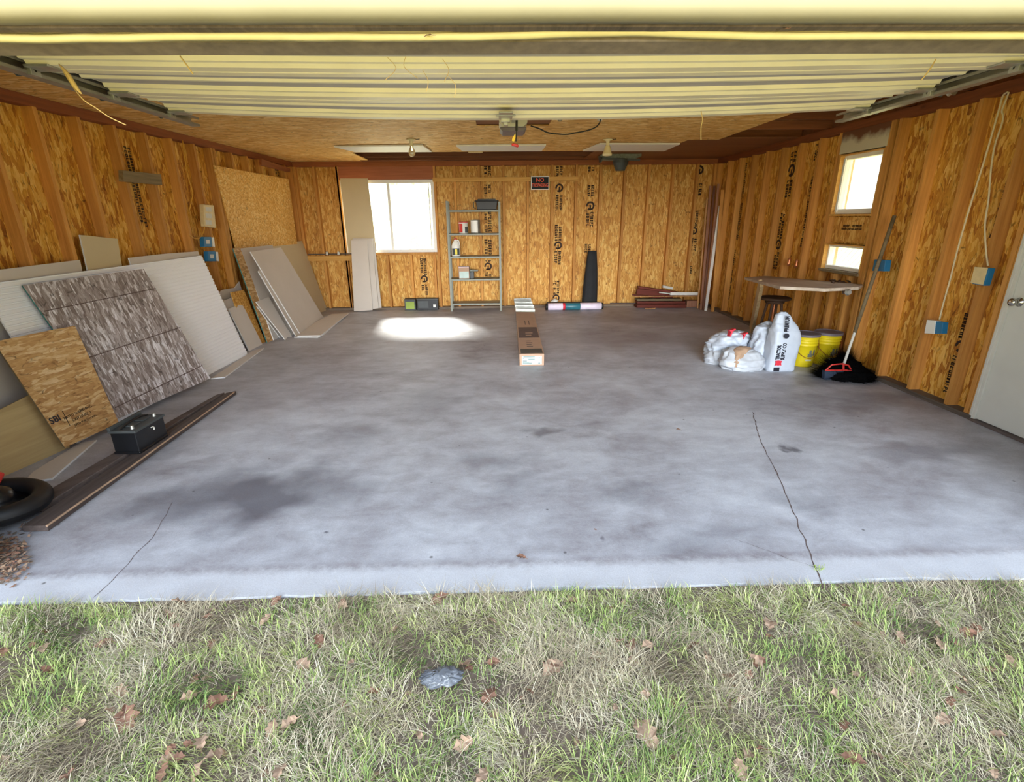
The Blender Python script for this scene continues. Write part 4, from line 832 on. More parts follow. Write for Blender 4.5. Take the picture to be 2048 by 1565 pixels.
# wall bits
blk = sheet('nailed_wood_block', 'grey_wood', [HL(247, 363, .045), HL(325, 370, .045), HL(322, 349, .045), HL(246, 341, .045)], .043, 'short weathered grey board nailed across the left wall studs', 'board')
brk = sheet('corner_shelf_board', 'plate', [HL(523, 331, .16), HL(580, 345, .05), HL(580, 337, .05), HL(523, 318, .16)], .03, 'short reddish board with dark painted end high in the back left corner', 'board')
b = MB(); pc_ = smooth_path([HL(x, y, .006) for x, y in ((365, 281), (370, 320), (376, 352), (385, 385), (382, 405), (377, 428))]); b.tube(pc_, .005, 8); tag(b.build('yellow_cable', 'cable_yellow', smooth=True), 'yellow electric cable stapled down a left wall stud', 'cable')
b = MB(); pc_ = smooth_path([HL(x, y, .012) for x, y in ((411, 442), (408, 460), (402, 474), (392, 478), (378, 470))]); b.tube(pc_, .005, 8); tag(b.build('yellow_cable', 'cable_yellow', smooth=True), 'yellow cable loop under the beige wall box', 'cable')
def kid(o, p): o.matrix_basis = wm(p).inverted() @ o.matrix_basis; o.parent = p; return o
def wbox(nm, q, d, mat, label, cat, fn=HL, parts=None):
    o = sheet(nm, mat, [fn(x, y, d) for x, y in q], d-.001, label, cat, bevel=.004); return o
bb = wbox('wall_switch_box', ((410, 453), (432, 456), (428, 411), (407, 409)), .05, 'beige_box', 'tall beige electrical box on the left wall beside the golden OSB', 'electrical box')
for py in (418, 431, 444): o = sheet('knockout', 'dirty_white', [HL(x, y, .0515) for x, y in ((412, py+5), (424, py+6), (423, py-3), (411, py-4))], .001, None, None); kid(o, bb)

for (x, y, l) in ((408, 474, 'upper'), (416, 503, 'lower')):
    bx_ = wbox('outlet_box', ((x+1, y+20), (x+17, y+20), (x+15, y), (x, y)), .055, 'blue_box', l+' blue outlet box on the left wall stud under the beige box', 'outlet box')
    kid(sheet('outlet_face', 'dirty_white', [HL(a, c, .0565) for a, c in ((x+5, y+14), (x+12, y+14), (x+11, y+6), (x+4, y+6))], .001, None, None), bx_)
    kid(sheet('side_bracket', 'white', [HL(a, c, .045) for a, c in ((x+17.5, y+19), (x+22, y+20), (x+20, y+1), (x+16, y+1))], .04, None, None), bx_)

# ================================================================== BACK WALL
sheet('drywall_strip', 'drywall_warm', [H(x, y, 1, 9.13) for x, y in ((697, 506), (753, 503), (735, 357), (680, 357))], .0125, 'pale drywall strip covering the left part of the back window', 'drywall strip', 'gypsum')
for i, (q, l) in enumerate(((((716, 621), (763, 616), (748, 477), (706, 477)), 'rearmost of the standing drywall strips under the back window'),
        (((712, 622), (757, 617), (744, 478), (705, 478)), 'middle one of the standing drywall strips under the back window'),
        (((708, 623), (745, 621), (734, 481), (702, 481)), 'frontmost of the standing drywall strips under the back window'))):
    pln = (V((0, 9.06-.05*i, 0)), (V((1, 0, 0))).cross(V((0, .05, 1)))); sheet('drywall_strip', 'drywall', pxs(pln, *q), .0125, l, 'drywall strip', 'gypsum')
b = MB(); A_, B_ = H(866, 364, 1, YB-.001), H(1156, 353.5, 1, YB-.001); b.box((A_.x, YB-.04, A_.z), (B_.x, YB-.001, B_.z)); ld = tag(b.build('wall_rail', 'ledger'), 'long pale board nailed across the back wall above the shelf unit', 'board')
A_, B_ = H(1062, 380, 1, YB-.045), H(1098.5, 352.5, 1, YB-.045); sgn_ = thing('no_trespassing_sign', (A_.x, YB-.045, A_.z), 'small black NO TRESPASSING sign with orange letters on the back wall rail', 'sign')
b = MB(); b.box((A_.x, YB-.044, A_.z), (B_.x, YB-.0415, B_.z)); b.build('backing', 'white', parent=sgn_)
b = MB(); mgn = .012; b.box((A_.x+mgn, YB-.0455, A_.z+mgn), (B_.x-mgn, YB-.044, B_.z-mgn)); b.build('face', 'felt', parent=sgn_)
wS, hS = B_.x-A_.x, B_.z-A_.z; mx_ = (A_.x+B_.x)/2
text('lettering', 'NO', 'sign_red', (mx_, YB-.046, A_.z+hS*.71), (1, 0, 0), (0, -1, 0), hS*.40, sgn_, .001, bold=.001)
text('lettering', 'TRESPASSING', 'sign_red', (mx_, YB-.046, A_.z+hS*.33), (1, 0, 0), (0, -1, 0), hS*.36, sgn_, .001, bold=.0006, sx=.58*wS/.29)
# pipe stubs with white insulators left
b = MB(); b.tube([H(616, 509, 1, YB-.02), H(704, 508, 1, YB-.02)], .008, 8); tag(b.build('wall_pipe', 'dark_grey'), 'thin dark pipe along the back wall rail, left corner', 'pipe')
for px, l in ((654, 'left'), (677, 'right')):
    c = H(px, 507, 1, YB-.05); b = MB(); b.lathe([(.018, -.03), (.024, -.01), (.018, .0), (.024, .012), (.012, .03)], c, 14); tag(b.build('insulator', 'dirty_white', smooth=True), l+' one of two small white fittings on the back wall pipe', 'pipe fitting')
# shelf unit
yf, yk = 8.86, 9.14; SX0, SX1 = H(893, 440, 1, yf).x, H(1001, 440, 1, yf).x
su = thing('metal_shelf_unit', ((SX0+SX1)/2, 9.0, 0), 'narrow grey metal shelf unit with five shelves against the back wall', 'shelf unit')
sz_ = [H(950, py, 1, yf).z for py in (420, 467, 513, 558, 607)]; zt_ = H(890, 402, 1, yf).z
for x_ in (SX0, SX1):
    for y_ in (yf, yk):
        b = MB(); s_ = 1 if x_ == SX0 else -1; sy_ = 1 if y_ == yf else -1; b.box((x_-.002, y_-.002, 0), (x_+.002, y_+.002+sy_*.032, zt_)) if False else None
        b.prism([(x_, y_, 0), (x_+s_*.034, y_, 0), (x_+s_*.034, y_+sy_*.003, 0), (x_+s_*.003, y_+sy_*.003, 0), (x_+s_*.003, y_+sy_*.034, 0), (x_, y_+sy_*.034, 0)], (0, 0, zt_ if s_ == 1 else zt_-.02)); b.build('post', 'shelf_metal', parent=su)
for z_ in sz_:
    b = MB(); b.box((SX0+.004, yf+.004, z_-.004), (SX1-.004, yk-.004, z_)); b.box((SX0+.004, yf+.004, z_-.03), (SX1-.004, yf+.007, z_)); b.box((SX0+.004, yk-.007, z_-.03), (SX1-.004, yk-.004, z_)); b.build('shelf', 'shelf_metal', parent=su)
def onshelf(px0, px1, i, y): return H(px0, 440, 1, y).x, H(px1, 440, 1, y).x, sz_[i]
y_ = 8.97
x0_, x1_, z_ = H(952, 405, 1, y_).x, H(995, 405, 1, y_).x, sz_[0]; zt_ = H(970, 399, 1, y_).z
tc_ = thing('black_storage_case', ((x0_+x1_)/2, y_, z_), 'black plastic case with side handles on the top shelf', 'storage case')
b = MB(); b.prism([(x0_+.02, y_-.09, z_+.001), (x1_-.02, y_-.09, z_+.001), (x1_, y_-.09, zt_-.03), (x0_, y_-.09, zt_-.03)], (0, .2, 0)); b.build('body', 'black', parent=tc_, bevel=.008)
b = MB(); b.box((x0_-.02, y_-.10, zt_-.03), (x1_+.02, y_+.12, zt_-.018)); b.box((x0_+.03, y_-.09, zt_-.018), (x1_-.03, y_+.11, zt_+.004)); b.build('lid', 'black', parent=tc_, bevel=.004)
b = MB()
for s_, x_ in ((-1, x0_-.005), (1, x1_+.005)): b = MB(); b.tube([(x_, y_-.02, zt_-.035), (x_+s_*.035, y_-.02, zt_-.045), (x_+s_*.035, y_-.02, z_+.04), (x_, y_-.02, z_+.02)], .006, 8); b.build('handle', 'dark_grey', parent=tc_)
def can(px, py0, py1, wpx, i, mats, lab, nm):
    z_ = sz_[i]+.001; c = H(px, 440+(i*46), 1, y_); h_ = H(px, py0, 1, y_).z-z_; r_ = wpx/2*(y_/F_PX)*.96; t = thing(nm, (c.x, y_, z_), lab, 'can')
    b = MB(); b.lathe([(r_, 0), (r_*1.03, .006), (r_, .01), (r_, h_-.01), (r_*1.03, h_-.006), (r_*1.0, h_)], (c.x, y_, z_), 28); b.build('body', mats[0], parent=t)
    return t, c, z_, h_, r_
t, c, z_, h_, r_ = can(928, 445, 466, 18, 1, ('dirty_white',), 'red and white coffee-style can on the second shelf, left', 'red_can')
def band(t, c, z0, z1, r_, a0, a1, mat, nm):
    b = MB(); n = 10; 
    for k_ in range(n):
        u0, u1 = math.radians(a0+(a1-a0)*k_/n), math.radians(a0+(a1-a0)*(k_+1)/n)
        b.add([V((c.x+r_*math.cos(u), y_+r_*math.sin(u), z)) for u, z in ((u0, z0), (u1, z0), (u1, z1), (u0, z1))], [(0, 1, 2, 3)])
    return b.build(nm, mat, parent=t)
band(t, c, z_+.015, z_+h_-.02, r_+.0012, 185, 262, 'red', 'label'); band(t, c, z_+.01, z_+h_*.6, r_+.0012, 292, 345, 'dark_grey', 'print')
b = MB(); b.lathe([(r_*1.06, 0), (r_*1.06, .014), (r_*.9, .016)], (c.x, y_, z_+h_-.004), 28); b.build('lid', 'red', parent=t)
t, c, z_, h_, r_ = can(952, 440, 467, 19, 1, ('galv',), 'taller plain silver-white can on the second shelf, right', 'silver_can'); band(t, c, z_+.012, z_+h_-.012, r_+.001, 200, 300, 'white', 'label')
z_ = sz_[2]+.001; c = H(912, 500, 1, y_); h_ = H(912, 477, 1, y_).z-z_; jr = .073
jg = thing('plastic_jug', (c.x, y_, z_), 'white plastic gallon jug with yellow label on the third shelf', 'jug')
b = MB(); pr = [(jr*.95, 0), (jr, .01), (jr, h_*.55), (jr*.85, h_*.68), (jr*.5, h_*.84), (.02, h_*.92), (.02, h_*.96)]; b.lathe(pr, (c.x, y_, z_), 28); b.build('body', 'white', parent=jg, smooth=True)
b = MB(); b.lathe([(.023, 0), (.023, .02), (.018, .022)], (c.x, y_, z_+h_*.93), 16); b.build('cap', 'red', parent=jg)
b = MB(); b.tube(smooth_path([V((c.x+.02, y_-.03, z_+h_*.9)), V((c.x+.055, y_-.03, z_+h_*.85)), V((c.x+.066, y_-.03, z_+h_*.62))]), .009, 8); b.build('handle', 'white', parent=jg, smooth=True)
band(jg, c, z_+.02, z_+h_*.45, jr+.0012, 215, 325, 'dark_grey', 'label'); band(jg, c, z_+.03, z_+h_*.40, jr+.002, 262, 290, 'yellow', 'label_stripe')
z_ = sz_[3]+.001; xa, xb_ = H(918, 545, 1, y_).x, H(939, 545, 1, y_).x; zt_ = H(925, 534, 1, y_).z
cb = thing('small_carton', ((xa+xb_)/2, y_, z_), 'brown and white carton with pink top on the fourth shelf', 'box')
b = MB(); b.box((xa, y_-.08, z_), (xb_, y_+.07, zt_)); b.build('carton', 'cardboard', parent=cb, bevel=.003)
b = MB(); b.box((xa+.012, y_-.0815, z_+.008), (xb_-.01, y_-.08, z_+(zt_-z_)*.62)); b.build('label', 'label', parent=cb); b = MB(); b.box((xa, y_-.08, zt_), (xb_, y_+.07, zt_+.006)); b.build('flap', 'pink_white', parent=cb)
xa = xb_+.012; xb2 = H(948, 545, 1, y_).x; b = MB(); b.box((xa, y_-.06, z_), (xb2, y_+.06, z_+.11)); tag(b.build('small_dark_carton', 'dark_grey', bevel=.003), 'small dark printed carton beside the brown one on the fourth shelf', 'box')
b = MB(); b.prism([(xa-.01, y_-.05, z_+.112), (xb2+.07, y_-.05, z_+.118), (xb2+.08, y_-.05, z_+.14), (xa, y_-.05, z_+.15)], (0, .1, 0)); tag(b.build('grey_bag', 'fibre', bevel=.01), 'small grey pouch lying on the dark carton, fourth shelf', 'bag')
# boxes on the floor under the window
yb2 = 9.02; 
def floorbox(px0, px1, pyt, lab, mat, nm='battery', y=yb2):
    x0_, x1_ = H(px0, 610, 1, y).x, H(px1, 610, 1, y).x; zt_ = H((px0+px1)/2, pyt, 1, y).z; t = thing(nm, ((x0_+x1_)/2, y+.07, 0), lab, 'battery')
    b = MB(); b.box((x0_, y, .002), (x1_, y+.15, zt_-.02)); b.build('case', mat, parent=t, bevel=.005); b = MB(); b.box((x0_-.004, y-.004, zt_-.02), (x1_+.004, y+.154, zt_)); b.build('lid', 'dark_grey', parent=t, bevel=.004); return t, x0_, x1_, zt_
t, x0_, x1_, zt_ = floorbox(809, 831, 599, 'old battery with green label on the floor, left of the pair under the window', 'dark_grey', 'old_battery')
b = MB(); b.box((x0_+.02, yb2-.0015, .03), (x1_-.02, yb2, zt_-.045)); b.build('label', 'foliage', parent=t)
t, x0_, x1_, zt_ = floorbox(834, 876, 598, 'wider black battery on the floor, right of the pair under the window', 'black', 'old_battery')
b = MB(); b.box((x1_-.085, yb2-.0015, .05), (x1_-.04, yb2, .10)); b.build('label', 'white', parent=t)
b = MB(); b.box((x0_+.02, yb2-.0015, .04), (x0_+.2, yb2, zt_-.04)); b.build('panel', 'dark_grey', parent=t)
# black roll
yr_ = 9.02; ctop = H(1184, 502, 1, yr_+.08); cbot = H(1179, 606, 1, yr_); rt, rb = .075, .135
b = MB(); cb_ = V((cbot.x, 9.035, .003)); ct_ = V((ctop.x, 9.09, ctop.z)); pr = []
n = 40
for i in range(13):
    f = i/12; c = cb_.lerp(ct_, f); r_ = rb+(rt-rb)*f+.012*math.sin(f*3.1)
    for j in range(n):
        a = 2*math.pi*j/n; w_ = 1+.06*math.sin(3*a+f*2)+.03*math.sin(7*a); b.v.append(c+V((math.cos(a)*r_*w_, math.sin(a)*r_*w_*.62, 0)))
for i in range(12):
    for j in range(n): b.f.append((i*n+j, i*n+(j+1) % n, (i+1)*n+(j+1) % n, (i+1)*n+j)); b.mi.append(0)
b.f.append(tuple(range(n))[::-1]); b.f.append(tuple(12*n+j for j in range(n))); b.mi += [0, 0]
tag(b.build('black_felt_roll', 'felt', smooth=True), 'black rolled sheet standing upright against the back wall', 'roll')
# long packaged roll on the floor
yp = 8.82; x0_, x1_ = H(1091, 612, 1, yp).x, H(1206, 612, 1, yp).x
pk = thing('packaged_roll', ((x0_+x1_)/2, yp, 0), 'long pink-white and teal packaged roll on the floor by the back wall', 'package')
def bandx(a, c, mat, nm, r_=.062, p=pk): b = MB(); Mx = Matrix.Rotation(math.pi/2, 4, 'Y'); L_ = (c-a)*(x1_-x0_); b.lathe([(r_*.9, 0), (r_, .008), (r_, L_-.008), (r_*.9, L_)], (x0_+a*(x1_-x0_), yp, .066), 20, Mx); b.build(nm, mat, parent=p, smooth=True)
bandx(.0, .04, 'black', 'end_cap', .06); bandx(.04, .30, 'pink_white', 'wrap'); bandx(.30, .34, 'bag_red', 'wrap', .0615); bandx(.34, .60, 'teal_print', 'wrap'); bandx(.60, .97, 'pink_white', 'wrap'); bandx(.97, 1.0, 'black', 'end_cap', .058)
b = MB(); b.box((x0_+.03, yp+.03, .10), (x1_-.05, yp+.13, .125)); b.build('top_flap', 'felt', parent=pk, bevel=.01)
c = H(1107, 601, 1, 9.08); b = sack([(0.0, c.x, 9.07, .05, .03, 0), (.06, c.x, 9.07, .07, .035, 0), (.135, c.x+.02, 9.07, .05, .03, 0), (.16, c.x+.02, 9.07, .01, .01, 0)], 24, 12, .01, 20, 3); tag(b.build('crumpled_wrap', 'dirty_white', smooth=True), 'crumpled pale scrap behind the packaged roll', 'scrap')
# boards pile at the right
def brd(q0, q1, h, mat, lab, y=8.95, d=.12, nm='siding_board', cat='board'):
    A_, B_ = H(*q0, 1, y), H(*q1, 1, y); b = MB(); hh_ = h; A_.z = max(A_.z, hh_/2+.001); B_.z = max(B_.z, hh_/2+.001); b.bar(A_, B_, d, hh_, up=(0, 0, 1)); return tag(b.build(nm, mat, bevel=.002), lab, cat)
brd((1275, 574), (1392, 591), .03, 'red_board', 'topmost red-brown board of the pile, its left end tipped up', 8.98)
brd((1273, 583), (1345, 590), .10, 'red_board', 'broken red-brown board end under the topmost board', 9.04, .06)
brd((1340, 587.5), (1396, 587.5), .05, 'white', 'short white pipe-like trim lying on the board pile', 8.93, .05, 'white_trim_piece', 'trim')
brd((1318, 585), (1342, 588), .02, 'dirty_white', 'small split pale stick beside the short white trim', 8.90, .02, 'split_stick', 'stick')
brd((1268, 593), (1397, 592.5), .014, 'tan_trim', 'long thin tan strip lying across the board pile', 8.90, .03, 'tan_strip', 'trim')
brd((1265, 590), (1330, 596), .02, 'red_board', 'narrow red-brown stick angled under the tan strip', 8.97, .05)
brd((1272, 599), (1362, 599), .03, 'grey_wood', 'grey-edged board in the middle of the pile', 8.98, .16)
brd((1272, 604), (1367, 604), .035, 'red_board', 'upper of the two thick red boards at the pile bottom', 8.97, .18)
brd((1271, 611), (1369, 611), .06, 'red_board', 'lowest thick red board of the pile on the floor', 8.95, .2)
brd((1371, 607), (1392, 607), .11, 'brown_trim', 'short brown block at the right end of the board pile', 8.98, .14)
brd((1345, 577), (1325, 573), .04, 'dirty_white', 'small pale chunk on top of the board pile', 9.08, .05, 'pale_chunk', 'scrap')
brd((1290, 618), (1311, 617), .012, 'tan_trim', 'short tan stick on the floor before the board pile', 8.76, .02, 'tan_stick', 'stick')
brd((1220, 607), (1272, 607), .016, 'dark_plank', 'thin dark pipe on the floor between roll and board pile', 9.0, .02, 'floor_pipe', 'pipe')
# trim boards leaning in the right corner
for (b0, t0, w_, mat, lab, yt) in (((1395, 617), (1414, 396), .022, 'tan_trim', 'thin tan strip, leftmost of the trims leaning in the corner', 9.10),
        ((1402, 620), (1421, 372), .04, 'brown_trim', 'mauve-brown trim board second from left in the corner', 9.10), ((1406, 621), (1429, 372), .035, 'dark_trim', 'brown trim board in the middle of the corner bundle', 9.06),
        ((1411, 622), (1437, 368), .035, 'brown_trim', 'tall brown trim board with pale tip in the corner bundle', 9.02), ((1411, 622), (1440, 412), .045, 'white', 'cream-white trim board leaning in front in the corner', 8.97),
        ((1425, 624), (1445, 380), .05, 'stud', 'wide brown board, rightmost of those leaning in the corner', 9.0)):
    A_ = H(*b0, 2, .004); Bt = H(*t0, 1, yt-.02); 
    if Bt.x > XR-.04: Bt = H(*t0, 0, XR-.04)
    b = MB(); b.bar(A_, Bt, w_, .014, up=(0, 1, 0)); tag(b.build('leaning_trim_board', mat), lab, 'trim board')

# ------------------------------------------------------------------ long cardboard box in the middle
A_, B_ = H(1039, 733, 2, 0), H(1088, 731, 2, 0); w_ = B_.x-A_.x; hb_ = .135; yN = 5.345
Ab, Bb_ = H(1027, 612, 2, 0.1), H(1060, 612, 2, .1)
def bx4(x0, x1, y0, y1, X0, X1): return None
lb = thing('long_cardboard_box', ((A_.x+B_.x)/2, 7.2, 0), 'very long brown cardboard box lying on the floor in the centre', 'cardboard box')
shx = .075; 
def skew(pts): return [V((A_.x+(u*w_)+shx*(v_-yN)/3.6, v_, z)) for u, v_, z in pts]
y1L = 8.98; b = MB(); vs = skew([(0, yN, .002), (1, yN, .002), (1.03, y1L, .002), (0, y1L, .002), (0, yN, hb_), (1, yN, hb_), (1.03, y1L, hb_), (0, y1L, hb_)]); b.add(vs, [(0, 3, 2, 1), (4, 5, 6, 7), (0, 1, 5, 4), (1, 2, 6, 5), (2, 3, 7, 6), (3, 0, 4, 7)]); cb_ = b.build('carton', 'cardboard', parent=lb, bevel=.004)
b = MB(); b.prism(skew([(.10, yN-.0025, .016), (.90, yN-.0025, .016), (.90, yN-.0025, .112), (.10, yN-.0025, .112)]), (0, .002, 0)); b.build('address_label', 'label', parent=cb_)
xo = V((A_.x+w_*.5, yN-.003, 0))
for z_, s_, sz_t, ox in ((.098, 'SHIP TO: GARAGE DOOR', .012, -.0), (.083, '30127', .018, -.01), (.058, 'LOT 4', .014, -.07), (.034, 'MADE IN USA', .015, -.05)): pass
b = MB()
for z_, u0, u1 in ((.100, .16, .62), (.086, .34, .50), (.085, .14, .18), (.072, .36, .62), (.054, .14, .30), (.040, .14, .40), (.028, .14, .50), (.028, .76, .84), (.088, .78, .82)): b.prism(skew([(u0, yN-.0035, z_), (u1, yN-.0035, z_), (u1, yN-.0035, z_+.006), (u0, yN-.0035, z_+.006)]), (0, .001, 0))
b.build('label_print', 'dark_grey', parent=cb_)
def topq(u0, u1, ya, yb, mat, nm, lift=.001):
    b = MB(); b.prism(skew([(u0, ya, hb_+lift), (u1, ya, hb_+lift), (u1, yb, hb_+lift), (u0, yb, hb_+lift)]), (0, 0, .0008)); b.build(nm, mat, parent=cb_)
ya = H(1062, 707, 2, hb_).y; yb3 = H(1062, 698, 2, hb_).y; topq(.06, .94, ya, yb3, 'dark_grey', 'print_block')
ya = H(1056, 676, 2, hb_).y; yb3 = H(1056, 655, 2, hb_).y; topq(.04, .96, ya, yb3, 'ink_brown', 'print_block')
topq(.36, .70, ya+.25, ya+.29, 'cardboard', 'print_line', .002); topq(.36, .62, ya+.12, ya+.16, 'cardboard', 'print_line', .002)
ya = H(1058, 690, 2, hb_).y
for i in range(4): topq(.34, .60-.05*(i % 2), ya-.1+i*.09, ya-.07+i*.09, 'ink_brown', 'print_line')
topq(.40, .44, H(1050, 650, 2, hb_).y, H(1050, 642, 2, hb_).y, 'ink_brown', 'print_line'); topq(.60, .64, H(1050, 650, 2, hb_).y, H(1050, 642, 2, hb_).y, 'ink_brown', 'print_line')
# bundle of perforated metal angle on the far end of the box
mb_ = thing('metal_strut_bundle', (A_.x+w_*.5+.05, 8.4, hb_), 'heap of grey metal brackets on the far end of the long box', 'metal brackets')
rg = random.Random(4)
for i in range(9):
    yy = 7.95+i*.125; zz_ = hb_+.006+.008*(i % 3); b = MB(); a0 = rg.uniform(-.05, .05); cxm = A_.x+w_*.52+.06
    b.bar((cxm-.15, yy-a0, zz_+.004), (cxm+.15, yy+a0, zz_+.004), .05, .006); b.bar((cxm-.15, yy-a0+.026, zz_+.02), (cxm+.15, yy+a0+.026, zz_+.02), .004, .035)
    for u in (-.08, .04): b.bar((cxm+u, yy-.015, zz_+.0085), (cxm+u+.07, yy-.01, zz_+.0085), .016, .002, mi=1)
    b.build('bracket', ['galv', 'black'], parent=mb_)

# ================================================================== RIGHT SIDE
zb0, zb1 = V((XR, 5.16, .87)), V((XR, 6.98, .75)); nb = (zb1-zb0).cross(V((1, 0, 0))).normalized()
bp = [PL(x, y, zb0, nb) for x, y in ((1489, 555), (1545, 552), (1600, 553), (1726, 569), (1718, 574), (1650, 577), (1560, 573))]
for p in bp: p.x = min(p.x, XR-.004)
bn = thing('wall_workbench', (3.5, 6.2, 0), 'rough plank workbench fixed under the side window, with one slanted leg', 'workbench')
b = MB(); b.prism([p for p in bp], (0, 0, -.03)); b.build('bench_top', 'bench_top', parent=bn, bevel=.003)
L0, L1 = H(1503, 660, 2, 0.045), PL(1523, 562, zb0, nb); L1.z -= .03; L0.x = min(L0.x, XR-.06)
b = MB(); b.bar(L0, L1, .10, .038, up=(1, 0, 0)); b.build('leg', 'pale_wood', parent=bn)
b = MB(); b.bar(V((XR-.03, 5.2, .825)), V((XR-.03, 6.9, .71)), .038, .05); b.bar(PL(1690, 574, zb0, nb)+V((0, 0, -.05)), V((XR-.03, 5.25, .80)), .03, .03); b.build('cleat', 'dark_wood', parent=bn)
kc2 = PL(1698, 576, zb0, nb)+V((0, 0, -.04)); b = MB(); b.lathe([(.02, -.02), (.03, 0), (.02, .02)], kc2, 16, Matrix.Rotation(math.pi/2, 4, 'X')); b.build('pipe_end', 'galv', parent=bn)
b = MB()
for i in range(14):
    c = PL(1665+i*4+rg.uniform(-3, 3), 565+rg.uniform(-2, 3), zb0, nb)+V((0, 0, .006)); c.x = min(c.x, XR-.05); b.bar(c, c+V((rg.uniform(-.04, .04), rg.uniform(-.1, .1), rg.uniform(0, .015))), .02, .008)
tag(b.build('wood_scraps', 'dark_wood'), 'litter of small dark wood scraps at the window end of the workbench', 'scraps', kind='stuff')
# stool under the bench
ys = 6.2; sc = H(1550, 600, 1, ys); 
st = thing('round_stool', (sc.x, ys, 0), 'dark round-topped wooden stool standing under the workbench', 'stool'); zs_ = H(1550, 597, 1, ys).z
b = MB(); b.lathe([(.17, 0), (.18, .008), (.18, .024), (.17, .032)], (sc.x, ys, zs_-.016), 36); b.build('seat', 'dark_wood', parent=st, smooth=False)
b = MB(); b.lathe([(.10, 0), (.11, .01), (.11, .03)], (sc.x, ys, zs_-.06), 28); b.build('hub_plate', 'dark_wood', parent=st)
for a in (45, 135, 225, 315):
    c, s_ = math.cos(math.radians(a)), math.sin(math.radians(a)); b = MB(); b.tube([(sc.x+c*.08, ys+s_*.08, zs_-.05), (sc.x+c*.16, ys+s_*.16, 0.002)], [.016, .012], 10); b.build('leg', 'dark_wood', parent=st)
b = MB(); b.tube([(sc.x, ys, .1), (sc.x, ys, zs_-.05)], .012, 12); b.build('screw_post', 'copper', parent=st)
# little fittings on the wall above the bench
for x, y, l in ((1578, 524, 'left'), (1593, 527, 'right')):
    c = HR(x, y, .03); b = MB(); b.lathe([(.015, -.05), (.02, -.02), (.012, .0), (.018, .03), (.006, .05)], c, 12); tag(b.build('wall_fitting', 'copper', smooth=True), l+' small copper-coloured fitting on the wall above the workbench', 'fitting')
# bags
def bag(b, mat, nm, lab): return tag(b.build(nm, mat, smooth=True), lab, 'bag')
c = H(1568, 745, 2, 0); bx0 = (H(1538, 745, 2, 0).x+H(1591, 745, 2, 0).x)/2; byy = c.y+.10
bw = (H(1590, 745, 2, 0).x-H(1537, 745, 2, 0).x)/2+.005
zt_ = H(1563, 625, 1, byy).z
b = sack([(0, bx0, byy, bw*.94, .085, 0), (.02, bx0, byy, bw, .10, 0), (.3, bx0+.01, byy, bw*1.02, .105, 0), (.42, bx0+.015, byy+.01, bw*.98, .08, 0), (.50, bx0+.0, byy+.02, bw*.7, .05, 0), (zt_-.03, bx0-.02, byy+.03, bw*.42, .035, 0), (zt_, bx0-.02, byy+.03, bw*.2, .015, 0)], 64, 60, .005, 7, 1, 4.5)
big = bag(b, 'bag', 'feed_bag', 'tall upright white feed bag with black vertical lettering, beside the yellow buckets')
yfz = byy-.112; upx = (0, 0, 1); nf = V((0, -1, 0))
text('lettering', 'TRACTOR', 'bag_ink', (bx0-bw*.56, yfz, .215), upx, nf, .052, big, .004, bold=.002, sx=.62)
text('lettering', 'SUPPLY CO', 'bag_ink', (bx0-bw*.20, yfz, .225), upx, nf, .052, big, .004, bold=.002, sx=.66)
text('lettering', 'PREMIUM', 'bag_ink', (bx0-bw*.12, yfz+.04, .50), (0, .15, 1), (0, -1, .15), .055, big, .006, bold=.001, sx=.7)
b = MB(); b.lathe([(.026, 0), (.026, .006)], (bx0-bw*.18, yfz+.004, .385), 20, Matrix.Rotation(math.pi/2, 4, 'X')); b.build('emblem', 'bag_ink', parent=big)
b = MB(); b.prism([V((bx0-bw*.70+u*.07, yfz, .075+v_*.055)) for u, v_ in ((0, 0), (.3, .1), (.5, 0), (.7, .1), (1, .0), (.9, .5), (1, .9), (.5, 1), (0, .9), (.1, .5))], (0, .006, 0)); b.build('emblem', 'bag_red', parent=big)
b = MB()
for i in range(12): b.box((bx0-bw*.72+i*.005, yfz, .015), (bx0-bw*.72+i*.005+.003, yfz+.006, .055))
b.build('barcode', 'bag_ink', parent=big)
# second tall limp bag, tied top, left behind the upright one
c = H(1527, 700, 1, 5.25); b = sack([(0, c.x, 5.25, .13, .12, .2), (.12, c.x, 5.25, .16, .14, .2), (.28, c.x+.0, 5.25, .12, .10, .3), (.42, c.x-.01, 5.27, .065, .06, .3), (H(1527, 648, 1, 5.3).z, c.x+.02, 5.3, .03, .03, 0), (H(1527, 642, 1, 5.3).z, c.x+.02, 5.3, .012, .012, 0)], 48, 44, .016, 10, 5, 2.2)
o = bag(b, 'bag', 'tied_plastic_bag', 'white plastic bag with twisted neck directly left of the upright feed bag')
b = MB(); cc_ = V((c.x+.06, 5.25-.145, .20)); b.prism([cc_+V(q) for q in ((-.03, 0, -.01), (.0, -.004, -.03), (.035, 0, -.015), (.03, 0, .015), (.005, 0, .0), (-.02, 0, .02))], (0, .012, 0)); b.build('red_print', 'bag_red', parent=o)
# printed bag in between (grey print) leaning behind the upright one
c = H(1560, 690, 1, 5.2); b = sack([(.0, c.x-.06, 5.3, .12, .07, .3), (.25, c.x-.03, 5.3, .12, .07, .3), (.45, c.x+.02, 5.3, .08, .05, .3), (.56, c.x+.05, 5.3, .03, .02, .3)], 40, 36, .012, 9, 8, 3)
o = bag(b, 'bag_dirty', 'printed_bag', 'white bag with faded print squeezed behind the upright feed bag')
